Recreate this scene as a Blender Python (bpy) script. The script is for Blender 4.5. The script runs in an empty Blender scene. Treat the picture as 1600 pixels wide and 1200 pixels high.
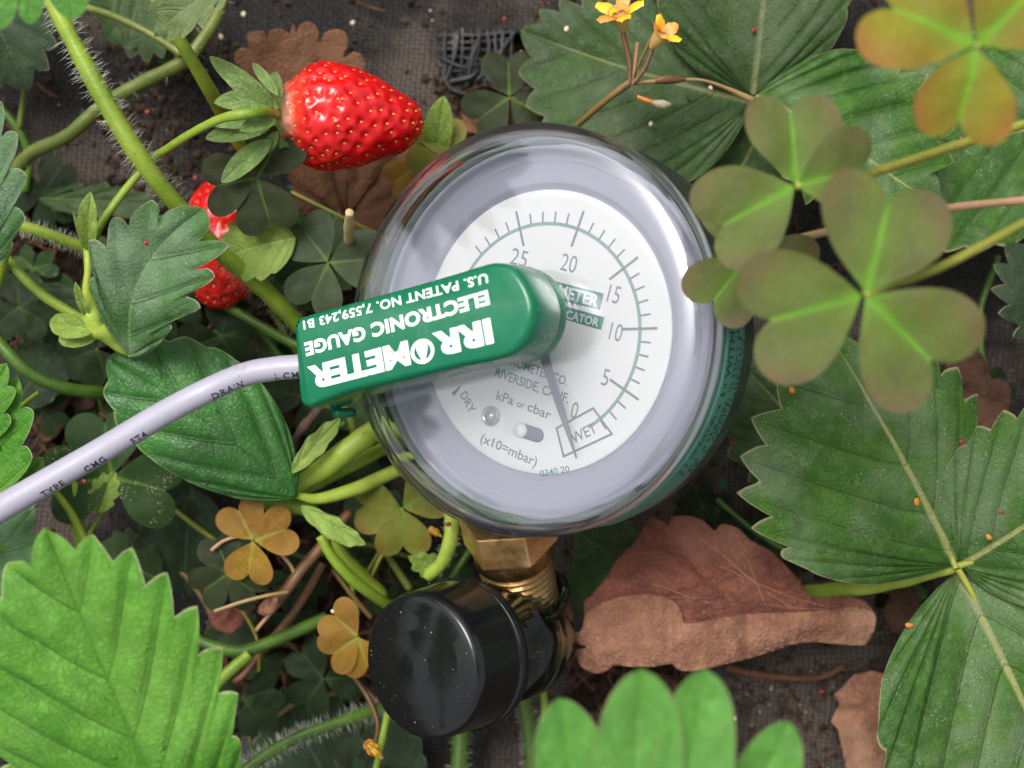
import bpy, math, random
import numpy as np
from mathutils import Vector, Matrix, noise
from mathutils.geometry import delaunay_2d_cdt

S = 0.001            # everything below is written in millimetres
SC = bpy.context.scene
COL = SC.collection
R = math.radians
random.seed(7)
rng = np.random.default_rng(7)

# ------------------------------------------------------------ camera, sky, sun
CAMZ = 280.0
HF = R(40.0)
FPX = 800.0 / math.tan(HF / 2)
cam_d = bpy.data.cameras.new("camera")
cam_d.angle = HF
cam_d.sensor_width = 36
cam_d.angle = HF
cam_d.clip_start = 0.005
cam_d.clip_end = 50
cam_d.dof.use_dof = True
cam_d.dof.focus_distance = 0.224
cam_d.dof.aperture_fstop = 17
cam = bpy.data.objects.new("camera", cam_d)
cam.location = (0, 0, CAMZ * S)
COL.objects.link(cam)
SC.camera = cam

SUN_EL, SUN_AZ = R(62), R(-35)     # azimuth clockwise from +Y (top of the picture)
world = bpy.data.worlds.new("World")
SC.world = world
world.use_nodes = True
wn = world.node_tree
bg = wn.nodes["Background"]
sky = wn.nodes.new("ShaderNodeTexSky")
sky.sky_type = 'NISHITA'
sky.sun_disc = False
sky.sun_elevation = SUN_EL
sky.sun_rotation = SUN_AZ
sky.dust_density = 6.0
sky.air_density = 1.0
sky.ozone_density = 1.0
hsv = wn.nodes.new("ShaderNodeHueSaturation")
hsv.inputs["Saturation"].default_value = 0.22
wn.links.new(sky.outputs[0], hsv.inputs["Color"])
wn.links.new(hsv.outputs[0], bg.inputs["Color"])
bg.inputs["Strength"].default_value = 0.105

sun_d = bpy.data.lights.new("sun", 'SUN')
sun_d.energy = 1.5
sun_d.angle = R(30)
sun_d.color = (1.0, 0.965, 0.92)
sun = bpy.data.objects.new("sun", sun_d)
sd = Vector((math.sin(SUN_AZ) * math.cos(SUN_EL), math.cos(SUN_AZ) * math.cos(SUN_EL), math.sin(SUN_EL)))
sun.rotation_euler = sd.to_track_quat('Z', 'Y').to_euler()
sun.location = sd * 2
COL.objects.link(sun)

SC.view_settings.view_transform = 'Standard'
SC.view_settings.look = 'None'
SC.view_settings.gamma = 1
SC.view_settings.use_curve_mapping = False
SC.view_settings.exposure = 0.76
SC.cycles.max_bounces = 14
SC.cycles.transmission_bounces = 12
SC.cycles.transparent_max_bounces = 16
SC.cycles.diffuse_bounces = 5
SC.cycles.glossy_bounces = 6
SC.cycles.use_denoising = True


# ------------------------------------------------------------ helpers
def P(px, py, z):
    """point at height z (mm) that the camera sees at pixel (px, py) of the 1600x1200 photograph"""
    k = (CAMZ - z) / FPX
    return Vector(((px - 800) * k, (600 - py) * k, z))


def pxmm(z):
    return (CAMZ - z) / FPX


WM = {}     # object -> world matrix in mm


def wm(o):
    return WM[o.name] if o is not None else Matrix.Identity(4)


def tag(o, label=None, cat=None, group=None, kind=None):
    if label: o["label"] = label
    if cat: o["category"] = cat
    if group: o["group"] = group
    if kind: o["kind"] = kind
    return o


def set_local(o, parent, M):
    """M: world matrix in mm"""
    L = (wm(parent).inverted() @ M)
    o.parent = parent
    Lm = L.copy()
    Lm.translation = L.translation * S
    o.matrix_local = Lm
    WM[o.name] = M.copy()


def thing(name, label, cat, loc, rot=None, group=None, parent=None):
    o = bpy.data.objects.new(name, None)
    o.empty_display_size = 0.005
    COL.objects.link(o)
    M = Matrix.Translation(Vector(loc))
    if rot is not None:
        M = M @ rot.to_4x4()
    set_local(o, parent, M)
    return tag(o, label, cat, group)


def mk(name, V, F, mat, parent=None, uv=None, smooth=True, local=False, M=None, cols=None):
    """V in mm, world space (or in the parent's / M's space when local=True)"""
    V = np.asarray([tuple(v) for v in V] if not isinstance(V, np.ndarray) else V, dtype=float)
    if M is None:
        if parent is not None:
            M = wm(parent).copy()
        elif local:
            M = Matrix.Identity(4)
        else:
            M = Matrix.Translation(Vector(((V[:, 0].min() + V[:, 0].max()) / 2, (V[:, 1].min() + V[:, 1].max()) / 2, V[:, 2].min())))
    if not local:
        Mi = np.array(M.inverted())
        V = V @ Mi[:3, :3].T + Mi[:3, 3]
    me = bpy.data.meshes.new(name)
    me.from_pydata((V * S).tolist(), [], F if isinstance(F, list) else F.tolist())
    if uv is not None:
        uvl = me.uv_layers.new(name="UVMap")
        idx = np.empty(len(me.loops), dtype=np.int32)
        me.loops.foreach_get("vertex_index", idx)
        uvl.data.foreach_set("uv", np.asarray(uv, dtype=np.float32)[idx].ravel())
    if smooth:
        me.polygons.foreach_set("use_smooth", [True] * len(me.polygons))
    me.materials.append(mat)
    me.update()
    o = bpy.data.objects.new(name, me)
    COL.objects.link(o)
    set_local(o, parent, M)
    return o


def dup(o, parent, M):
    c = o.copy()
    COL.objects.link(c)
    set_local(c, parent, M)
    return c


# ---- node helper
class NT:
    def __init__(s, name):
        s.m = bpy.data.materials.new(name)
        s.m.use_nodes = True
        s.t = s.m.node_tree
        s.t.nodes.clear()
        s.out = s.t.nodes.new("ShaderNodeOutputMaterial")

    def n(s, typ, ins=None, **kw):
        nd = s.t.nodes.new("ShaderNode" + typ)
        for k, v in kw.items(): setattr(nd, k, v)
        for k, v in (ins or {}).items():
            sock = nd.inputs[k]
            if isinstance(v, bpy.types.NodeSocket): s.t.links.new(v, sock)
            else:
                if isinstance(v, tuple) and len(v) == 3 and sock.type == 'RGBA': v = v + (1,)
                sock.default_value = v
        return nd

    def math(s, op, a, b=0.0, c=None, clamp=False):
        ins = {0: a, 1: b}
        if c is not None: ins[2] = c
        return s.n("Math", ins, operation=op, use_clamp=clamp).outputs[0]

    def mix(s, f, a, b, blend='MIX'):
        nd = s.n("Mix", data_type='RGBA', blend_type=blend, clamp_factor=True)
        for i, v in ((0, f), (6, a), (7, b)):
            if isinstance(v, bpy.types.NodeSocket): s.t.links.new(v, nd.inputs[i])
            else: nd.inputs[i].default_value = v + (1,) if isinstance(v, tuple) and len(v) == 3 else v
        return nd.outputs[2]

    def smooth(s, x, lo, hi, a=0.0, b=1.0):
        nd = s.n("MapRange", {0: x, 1: lo, 2: hi, 3: a, 4: b}, interpolation_type='SMOOTHSTEP')
        return nd.outputs[0]

    def obj(s):
        return s.n("TexCoord").outputs["Object"]

    def noise(s, scale, detail=3, rough=0.55, vec=None, dist=0.0):
        return s.n("TexNoise", {"Vector": vec or s.obj(), "Scale": scale, "Detail": detail, "Roughness": rough, "Distortion": dist}).outputs[0]

    def vor(s, scale, feature='F1', vec=None, rnd=1.0):
        return s.n("TexVoronoi", {"Vector": vec or s.obj(), "Scale": scale, "Randomness": rnd}, feature=feature).outputs[0]

    def bump(s, h, dist, strength=1.0, normal=None):
        ins = {"Height": h, "Distance": dist, "Strength": strength}
        if normal is not None: ins["Normal"] = normal
        return s.n("Bump", ins).outputs[0]

    def finish(s, sh):
        s.t.links.new(sh, s.out.inputs[0])
        return s.m


def scaled(nt, sx, sy, sz, rz=0):
    mp = nt.n("Mapping", {"Vector": nt.obj(), "Scale": (sx, sy, sz), "Rotation": (0, 0, rz)})
    return mp.outputs[0]


def plain(name, col, rough=0.5, metal=0.0, spec=0.5, var=0.15, bump=0.0, bscale=900, coat=0.0, dirt=0.0, dirtcol=(0.18, 0.14, 0.1)):
    t = NT(name)
    c = t.mix(t.noise(250, 4), tuple(x * (1 - var) for x in col), tuple(min(1, x * (1 + var)) for x in col))
    if dirt:
        d = t.smooth(t.noise(1400, 5, 0.7), 0.62, 0.72, 0, dirt)
        c = t.mix(d, c, dirtcol)
        c = t.mix(t.math('MULTIPLY', t.smooth(t.noise(120, 6, 0.75), 0.52, 0.7), t.smooth(t.noise(1100, 4, 0.7), 0.4, 0.6, 0, min(1, dirt * 2.2))), c, dirtcol)
    ins = {"Base Color": c, "Roughness": t.smooth(t.noise(500, 3), 0.2, 0.8, max(0.02, rough - 0.06), rough + 0.08), "Metallic": metal, "Specular IOR Level": spec, "Coat Weight": coat}
    if bump:
        ins["Normal"] = t.bump(t.noise(bscale, 4), bump * S)
    return t.finish(t.n("BsdfPrincipled", ins).outputs[0])


def leaf_mat(name, base, dark, vein, rim=(0.35, 0.32, 0.2), rough=0.5, dust=0.3, dustcol=(0.30, 0.36, 0.28), transl=0.25, midc=None, veinw=0.05, retic=0.7, spots=0.0, spec=0.2):
    t = NT(name)
    uv = t.n("SeparateXYZ", {0: t.n("UVMap").outputs[0]})
    u, v = uv.outputs[0], uv.outputs[1]
    f = t.math('ABSOLUTE', t.math('SUBTRACT', t.math('FRACT', u), 0.5))
    wv = t.math('MULTIPLY', t.math('SUBTRACT', 1.15, v), veinw)
    # the uv-space tooth width is constant, so the vein narrows outward
    f = t.math('ADD', f, t.math('MULTIPLY', t.math('SUBTRACT', t.noise(300, 3), 0.5), 0.02))
    veinm = t.smooth(t.math('DIVIDE', f, t.math('ADD', wv, 0.01)), 0.3, 1.2, 1, 0)
    veinm = t.math('MULTIPLY', veinm, t.smooth(v, 0.75, 1.0, 1, 0.25))
    mid = t.smooth(v, 0.012, 0.045, 1, 0)
    big = t.noise(70, 3)
    c = t.mix(t.smooth(big, 0.35, 0.65), dark, base)
    c = t.mix(t.math('MULTIPLY', t.smooth(t.noise(400, 5, 0.7), 0.45, 0.75), 0.5), c, tuple(min(1, x * 1.7 + 0.01) for x in base))
    cell = t.vor(950, 'DISTANCE_TO_EDGE')
    ret = t.smooth(cell, 0.0, 0.14, 1, 0)
    c = t.mix(t.math('MULTIPLY', ret, 0.28 * retic), c, vein)
    # cross veins strung between the side veins
    cv = t.math('ADD', t.math('MULTIPLY', v, 15.0), t.math('ADD', t.math('MULTIPLY', f, 3.0), t.math('MULTIPLY', t.noise(260, 2), 3.0)))
    cvd = t.math('ABSOLUTE', t.math('SUBTRACT', t.math('FRACT', cv), 0.5))
    cvm = t.math('MULTIPLY', t.smooth(cvd, 0.0, 0.11, 1, 0), t.smooth(t.noise(500, 2), 0.4, 0.6, 0.3, 1))
    c = t.mix(t.math('MULTIPLY', cvm, 0.22 * retic), c, vein)
    # brown-yellow discoloured patches
    c = t.mix(t.smooth(t.noise(110, 4, 0.6, dist=0.6), 0.63, 0.8, 0, 0.35), c, (0.22, 0.2, 0.04))
    c = t.mix(t.math('MULTIPLY', veinm, 0.55), c, vein)
    c = t.mix(t.math('MULTIPLY', mid, 0.8), c, midc or tuple(min(1, x * 1.25) for x in vein))
    c = t.mix(t.smooth(v, 0.978, 0.998, 0, 0.8), c, rim)  # margin tint; its paleness also paints in the light a thick edge catches
    if dust:
        d1 = t.smooth(t.noise(900, 6, 0.75, dist=0.4), 0.55, 0.74)
        d2 = t.smooth(t.noise(90, 3), 0.42, 0.68)
        c = t.mix(t.math('MULTIPLY', t.math('MULTIPLY', d1, d2), dust), c, dustcol)
        c = t.mix(t.math('MULTIPLY', d2, dust * 0.45), c, dustcol)
    fl = t.math('MULTIPLY', t.smooth(t.noise(2600, 4, 0.75), 0.58, 0.68), t.smooth(t.noise(170, 3), 0.45, 0.6))
    c = t.mix(t.math('MULTIPLY', fl, min(1.0, dust * 1.3)), c, tuple(min(1, x * 1.7) for x in dustcol))
    if spots:
        c = t.mix(t.smooth(t.vor(600), 0.0, 0.2, spots, 0), c, (0.5, 0.45, 0.33))
    h = t.math('ADD', t.math('MULTIPLY', t.smooth(cell, 0, 0.25), 0.6), t.math('MULTIPLY', t.noise(1800, 4), 0.5))
    h = t.math('SUBTRACT', h, t.math('MULTIPLY', veinm, 1.6))
    h = t.math('SUBTRACT', h, t.math('MULTIPLY', cvm, 0.6 * retic))
    nrm = t.bump(h, 0.12 * S, 0.85)
    pr = t.n("BsdfPrincipled", {"Base Color": c, "Roughness": t.smooth(t.noise(300, 4), 0.3, 0.7, rough - 0.08, rough + 0.14), "Specular IOR Level": spec, "Normal": nrm,
                                "Sheen Weight": 0.02})
    tr = t.n("BsdfTranslucent", {"Color": t.mix(0.45, c, (0.25, 0.45, 0.02)), "Normal": nrm})
    return t.finish(t.n("MixShader", {0: transl, 1: pr.outputs[0], 2: tr.outputs[0]}).outputs[0])


def clover_mat(name, base, dark, mid, edge=None, rough=0.55, transl=0.22, midw=0.035, midamt=0.8, spots=0.0, soft=0.0):
    t = NT(name)
    uv = t.n("SeparateXYZ", {0: t.n("UVMap").outputs[0]})
    ax, y = t.math('ABSOLUTE', uv.outputs[0]), uv.outputs[1]
    c = t.mix(t.smooth(t.noise(110, 3), 0.35, 0.65), dark, base)
    c = t.mix(t.math('MULTIPLY', t.smooth(t.noise(1100, 5, 0.7), 0.45, 0.75), 0.35), c, tuple(min(1, x * 1.6) for x in base))
    ang = t.math('DIVIDE', ax, t.math('ADD', y, 0.02))
    # fine radiating nerves
    ner = t.math('ABSOLUTE', t.math('SUBTRACT', t.math('FRACT', t.math('MULTIPLY', ang, 9.0)), 0.5))
    c = t.mix(t.smooth(ner, 0.0, 0.12, 0.16, 0), c, tuple(min(1, x * 1.8 + .01) for x in base))
    if edge:
        c = t.mix(t.smooth(t.math('ADD', ax, t.math('MULTIPLY', t.math('SUBTRACT', y, 0.4), 0.5)), 0.4, 0.75, 0, 0.7), c, edge)
    w = t.math('MULTIPLY', t.math('SUBTRACT', 1.05, y), midw * 2)
    m = t.smooth(t.math('DIVIDE', ax, w), 0.3, 1.3, 1, 0)
    c = t.mix(t.math('MULTIPLY', m, midamt), c, mid)
    c = t.mix(t.smooth(y, 0.02, 0.2, 0.45 * midamt, 0), c, mid)
    if soft:
        # greener round the midrib, freckles and faint bruises
        g = t.math('MULTIPLY', t.smooth(ax, 0.0, 0.34, 0.55, 0), t.smooth(y, 0.2, 1.0, 1, 0.2))
        c = t.mix(g, c, (0.11, 0.21, 0.026))
        c = t.mix(t.smooth(t.noise(220, 4, 0.65, dist=1.0), 0.58, 0.72, 0, 0.35), c, (0.2, 0.1, 0.04))
        c = t.mix(t.smooth(t.noise(1600, 3, 0.6), 0.66, 0.72, 0, 0.6), c, (0.1, 0.07, 0.03))
    if spots:
        c = t.mix(t.math('MULTIPLY', t.smooth(t.vor(1900), 0.1, 0.3, spots, 0), t.smooth(t.noise(160, 2), 0.5, 0.6)), c, (0.62, 0.52, 0.38))
    nrm = t.bump(t.noise(1600, 4), 0.12 * S, 0.6)
    pr = t.n("BsdfPrincipled", {"Base Color": c, "Roughness": rough, "Specular IOR Level": 0.13, "Normal": nrm})
    tr = t.n("BsdfTranslucent", {"Color": t.mix(0.5, c, (0.25, 0.4, 0.02))})
    return t.finish(t.n("MixShader", {0: transl, 1: pr.outputs[0], 2: tr.outputs[0]}).outputs[0])


def stem_mat(name, base, alt, rough=0.42, transl=0.1):
    t = NT(name)
    c = t.mix(t.smooth(t.noise(90, 3), 0.35, 0.65), alt, base)
    c = t.mix(t.smooth(t.noise(1300, 5, 0.7), 0.5, 0.8, 0, 0.5), c, tuple(min(1, x * 1.6) for x in base))
    c = t.mix(t.smooth(t.noise(600, 4, 0.7), 0.66, 0.76, 0, 0.6), c, (0.14, 0.07, 0.03))
    nrm = t.bump(t.noise(1500, 4), 0.12 * S, 0.7)
    pr = t.n("BsdfPrincipled", {"Base Color": c, "Roughness": rough, "Specular IOR Level": 0.45, "Normal": nrm,
                                "Subsurface Weight": 0.15, "Subsurface Radius": (0.4, 0.8, 0.2), "Subsurface Scale": 1.0 * S})
    return t.finish(pr.outputs[0])


def dry_mat(name, base, dark, pale, rough=0.75, transl=0.1):
    t = NT(name)
    c = t.mix(t.smooth(t.noise(130, 5, 0.65, dist=0.8), 0.35, 0.62), dark, base)
    c = t.mix(t.smooth(t.noise(60, 3), 0.5, 0.7, 0, 0.5), c, pale)
    c = t.mix(t.smooth(t.noise(1500, 6, 0.75), 0.48, 0.72, 0, 0.6), c, pale)
    cell = t.vor(900, 'DISTANCE_TO_EDGE')
    c = t.mix(t.smooth(cell, 0, 0.12, 0.3, 0), c, dark)
    c = t.mix(t.smooth(t.noise(2600, 3, 0.7), 0.64, 0.7, 0, 0.35), c, tuple(min(1, x * 1.5) for x in pale))
    h = t.math('ADD', t.math('MULTIPLY', t.smooth(cell, 0, 0.3), 0.5), t.math('MULTIPLY', t.noise(600, 7, 0.75), 2.2))
    pr = t.n("BsdfPrincipled", {"Base Color": c, "Roughness": rough, "Specular IOR Level": 0.25, "Normal": t.bump(h, 0.26 * S, 1.0)})
    tr = t.n("BsdfTranslucent", {"Color": c})
    return t.finish(t.n("MixShader", {0: transl, 1: pr.outputs[0], 2: tr.outputs[0]}).outputs[0])


# ---- materials
M = {}
M['leaf_bright'] = leaf_mat("bright leaf", (0.115, 0.3, 0.035), (0.055, 0.2, 0.016), (0.045, 0.15, 0.012), rim=(0.42, 0.46, 0.22), dust=0.14, dustcol=(0.3, 0.4, 0.16), transl=0.25, rough=0.5, veinw=0.03, retic=1.0)
M['leaf_front'] = leaf_mat("foreground leaf", (0.105, 0.29, 0.05), (0.07, 0.22, 0.035), (0.16, 0.36, 0.06), rim=(0.36, 0.2, 0.16), dust=0.1, transl=0.28)
M['leaf_rich'] = leaf_mat("rich green leaf", (0.045, 0.18, 0.024), (0.02, 0.105, 0.014), (0.016, 0.07, 0.01), rim=(0.25, 0.34, 0.12), dust=0.1, transl=0.15, rough=0.42, spec=0.5, veinw=0.03)
M['leaf_blue'] = leaf_mat("dusty blue green leaf", (0.085, 0.18, 0.06), (0.055, 0.135, 0.042), (0.12, 0.24, 0.08), rim=(0.42, 0.4, 0.25), dust=0.8, dustcol=(0.24, 0.33, 0.24), veinw=0.03)
M['leaf_dusty'] = leaf_mat("dusty green leaf", (0.06, 0.15, 0.02), (0.032, 0.092, 0.013), (0.03, 0.07, 0.012), rim=(0.36, 0.3, 0.17), dust=0.8, dustcol=(0.22, 0.27, 0.18), veinw=0.03, midc=(0.36, 0.36, 0.13))
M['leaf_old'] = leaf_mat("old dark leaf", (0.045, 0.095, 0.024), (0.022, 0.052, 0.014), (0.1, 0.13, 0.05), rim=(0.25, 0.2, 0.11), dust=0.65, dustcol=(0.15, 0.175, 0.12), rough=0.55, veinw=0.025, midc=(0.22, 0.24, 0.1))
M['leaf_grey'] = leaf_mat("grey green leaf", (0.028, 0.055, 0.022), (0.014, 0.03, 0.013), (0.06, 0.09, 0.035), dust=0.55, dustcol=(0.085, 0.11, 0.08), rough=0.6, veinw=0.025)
M['leaf_olive'] = leaf_mat("olive leaf", (0.16, 0.22, 0.08), (0.11, 0.16, 0.06), (0.22, 0.26, 0.1), dust=0.3, rough=0.6)
M['sepal'] = leaf_mat("sepal", (0.23, 0.34, 0.11), (0.16, 0.26, 0.07), (0.26, 0.36, 0.12), rim=(0.3, 0.34, 0.2), dust=0.25, retic=0.15)
M['bract'] = leaf_mat("bract", (0.26, 0.38, 0.08), (0.2, 0.3, 0.05), (0.35, 0.42, 0.12), rim=(0.4, 0.35, 0.2), dust=0.05, retic=0.3)
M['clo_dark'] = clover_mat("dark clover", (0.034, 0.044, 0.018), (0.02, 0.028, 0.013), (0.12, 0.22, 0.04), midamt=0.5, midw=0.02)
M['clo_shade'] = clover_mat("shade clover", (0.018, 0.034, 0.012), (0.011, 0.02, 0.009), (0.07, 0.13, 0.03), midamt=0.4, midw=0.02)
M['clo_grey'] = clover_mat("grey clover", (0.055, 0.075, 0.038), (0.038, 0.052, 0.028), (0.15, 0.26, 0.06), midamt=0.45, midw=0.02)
M['clo_green'] = clover_mat("green clover", (0.035, 0.075, 0.022), (0.023, 0.05, 0.015), (0.16, 0.3, 0.05), midamt=0.5, midw=0.02, spots=0.9)
M['clo_olive'] = clover_mat("olive clover", (0.17, 0.18, 0.03), (0.13, 0.135, 0.025), (0.12, 0.25, 0.03), edge=(0.24, 0.16, 0.04), midamt=0.5, midw=0.025)
M['clo_orange'] = clover_mat("orange clover", (0.27, 0.155, 0.022), (0.2, 0.095, 0.018), (0.3, 0.36, 0.06), edge=(0.3, 0.15, 0.04), midamt=0.5, midw=0.03)
M['clo_fore'] = clover_mat("khaki clover", (0.115, 0.145, 0.036), (0.1, 0.108, 0.042), (0.16, 0.42, 0.035), edge=(0.145, 0.105, 0.055), midamt=0.75, midw=0.028, soft=1.0)
M['clo_amber'] = clover_mat("amber clover", (0.22, 0.19, 0.02), (0.19, 0.13, 0.02), (0.18, 0.42, 0.02), edge=(0.27, 0.11, 0.03), midamt=0.8, midw=0.035, soft=1.0)
M['stem'] = stem_mat("stem green", (0.27, 0.37, 0.035), (0.17, 0.27, 0.022))
M['stem_bright'] = stem_mat("stem bright", (0.37, 0.46, 0.07), (0.27, 0.38, 0.045))
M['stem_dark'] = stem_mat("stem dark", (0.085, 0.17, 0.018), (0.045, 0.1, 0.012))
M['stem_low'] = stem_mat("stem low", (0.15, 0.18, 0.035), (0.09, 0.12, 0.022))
M['stem_red'] = stem_mat("stem red", (0.2, 0.075, 0.04), (0.14, 0.08, 0.035))
M['stem_brown'] = stem_mat("stem brown", (0.2, 0.12, 0.04), (0.14, 0.1, 0.03))
M['stem_pink'] = stem_mat("stem pink", (0.45, 0.25, 0.15), (0.35, 0.24, 0.1))
M['stem_yellow'] = stem_mat("stem yellow", (0.33, 0.32, 0.05), (0.25, 0.28, 0.05))
M['twig'] = stem_mat("twig", (0.11, 0.065, 0.045), (0.07, 0.04, 0.03), rough=0.8)
M['straw'] = plain("straw", (0.5, 0.37, 0.18), 0.7, var=0.3)
M['hair'] = plain("hair", (0.5, 0.5, 0.42), 0.5)
M['dry_red'] = dry_mat("dry red leaf", (0.26, 0.09, 0.06), (0.15, 0.052, 0.037), (0.36, 0.17, 0.12))
M['dry_tan'] = dry_mat("dry tan leaf", (0.36, 0.175, 0.105), (0.22, 0.095, 0.06), (0.5, 0.31, 0.21))
M['dry_brown'] = dry_mat("dry brown leaf", (0.17, 0.078, 0.04), (0.115, 0.05, 0.026), (0.23, 0.115, 0.062))
M['dry_dark'] = dry_mat("dark brown leaf", (0.085, 0.04, 0.025), (0.055, 0.025, 0.016), (0.14, 0.07, 0.04))
M['petal'] = plain("petal yellow", (0.85, 0.46, 0.02), 0.5, var=0.15)
M['petal_or'] = plain("petal orange", (0.78, 0.27, 0.05), 0.5, var=0.25)
M['flower_tube'] = plain("flower tube", (0.62, 0.42, 0.14), 0.5, var=0.25)
M['red_speck'] = plain("dark red speck", (0.24, 0.012, 0.015), 0.35)
M['orange_speck'] = plain("orange speck", (0.5, 0.17, 0.02), 0.5)
M['cream'] = plain("cream husk", (0.55, 0.48, 0.33), 0.6, var=0.3)


# ------------------------------------------------------------ shape builders
def spline(pts, n):
    """Catmull-Rom through pts (any dimension) -> n points"""
    pts = np.asarray(pts, float)
    q = np.vstack([2 * pts[0] - pts[1], pts, 2 * pts[-1] - pts[-2]])
    m = len(pts) - 1
    out = []
    for i in range(n):
        x = i / (n - 1) * m
        k = min(int(x), m - 1)
        t = x - k
        a, b, c, d = q[k], q[k + 1], q[k + 2], q[k + 3]
        out.append(0.5 * ((2 * b) + (-a + c) * t + (2 * a - 5 * b + 4 * c - d) * t * t + (-a + 3 * b - 3 * c + d) * t ** 3))
    return np.array(out)


def frames(C):
    T = np.gradient(C, axis=0)
    T /= np.linalg.norm(T, axis=1)[:, None]
    N = []
    up = np.array([0, 0, 1.0])
    if abs(T[0] @ up) > 0.9: up = np.array([0, 1.0, 0])
    n = up - T[0] * (up @ T[0]); n /= np.linalg.norm(n)
    for t in T:
        n = n - t * (n @ t); n /= np.linalg.norm(n)
        N.append(n)
    N = np.array(N)
    return T, N, np.cross(T, N)


def tube_geo(C, rad, k=10, caps=True, wob=0.0):
    C = np.asarray(C, float); n = len(C)
    rad = np.broadcast_to(np.asarray(rad, float), (n,)).copy()
    if wob:
        rad *= 1 + wob * np.array([noise.noise(Vector(tuple(c)) * 0.35) for c in C])
    T, N, B = frames(C)
    a = np.linspace(0, 2 * np.pi, k, endpoint=False)
    rr_ = rad[:, None, None] * (1 + (0.05 * np.cos(3 * a + 0.7))[None, :, None] if k >= 8 and wob else 1.0)
    V = (C[:, None, :] + rr_ * (np.cos(a)[None, :, None] * N[:, None, :] + np.sin(a)[None, :, None] * B[:, None, :])).reshape(-1, 3)
    F = []
    for i in range(n - 1):
        for j in range(k):
            j2 = (j + 1) % k
            F.append((i * k + j, i * k + j2, (i + 1) * k + j2, (i + 1) * k + j))
    if caps:
        F.append(tuple(range(k - 1, -1, -1)))
        F.append(tuple((n - 1) * k + j for j in range(k)))
    return V, F


def curve_px(pts, n=None):
    """pts: (px, py, z) or (px, py, z, radius_px) -> centre line mm and radius mm"""
    q = np.array([tuple(P(p[0], p[1], p[2])) + (p[3] * pxmm(p[2]) if len(p) > 3 else 0,) for p in pts])
    if n is None: n = max(12, len(pts) * 9)
    s = spline(q, n)
    return s[:, :3], np.maximum(s[:, 3], 0.05)


def hairs_geo(C, rad, count, length, seed=0, width=0.05):
    r = np.random.default_rng(seed)
    T, N, B = frames(C)
    V, F = [], []
    for _ in range(count):
        i = r.integers(0, len(C) - 1); f = r.random()
        c = C[i] * (1 - f) + C[i + 1] * f
        a = r.random() * 2 * np.pi
        d = np.cos(a) * N[i] + np.sin(a) * B[i]
        p0 = c + d * rad[i] * 0.97
        dirn = d + T[i] * r.normal(0, 0.25) + r.normal(0, 0.15, 3)
        dirn /= np.linalg.norm(dirn)
        L = length * r.uniform(0.6, 1.2)
        side = T[i] * width / 2
        b = len(V)
        bend = np.array([0, 0, -0.12]) * L + r.normal(0, 0.05, 3) * L
        m = p0 + dirn * L * 0.55; e = p0 + dirn * L + bend
        V += [p0 - side, p0 + side, m + side * 0.7, m - side * 0.7, e]
        F += [(b, b + 1, b + 2, b + 3), (b + 3, b + 2, b + 4)]
    return np.array(V), F


def stem(name, label, pts, mat, cat="stem", hair=0, hair_len=1.5, parent=None, group=None, k=10, seed=1, wob=0.12):
    C, rad = curve_px(pts)
    V, F = tube_geo(C, rad, k, wob=wob)
    if parent is None and hair:
        root = thing(name, label, cat, C[0], group=group)
        mk("stalk", V, F, mat, root)
        hv, hf = hairs_geo(C, rad, int(hair * 1.9), hair_len * 0.9, seed)
        tag(mk("hair", hv, hf, M['hair'], root, smooth=False), kind="stuff")
        return root
    o = mk(name, V, F, mat, parent)
    if parent is None:
        tag(o, label, cat, group)
    if hair and parent is not None:
        hv, hf = hairs_geo(C, rad, int(hair * 1.9), hair_len * 0.9, seed)
        tag(mk("hair", hv, hf, M['hair'], o if o.parent else None, smooth=False), kind="stuff")
    return o


def leaf_frame(B, T, roll):
    y = (T - B).normalized()
    z = Vector((0, 0, 1)); z = (z - y * z.dot(y)).normalized()
    z = Matrix.Rotation(R(roll), 3, y) @ z
    x = y.cross(z)
    return x, y, z


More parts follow.
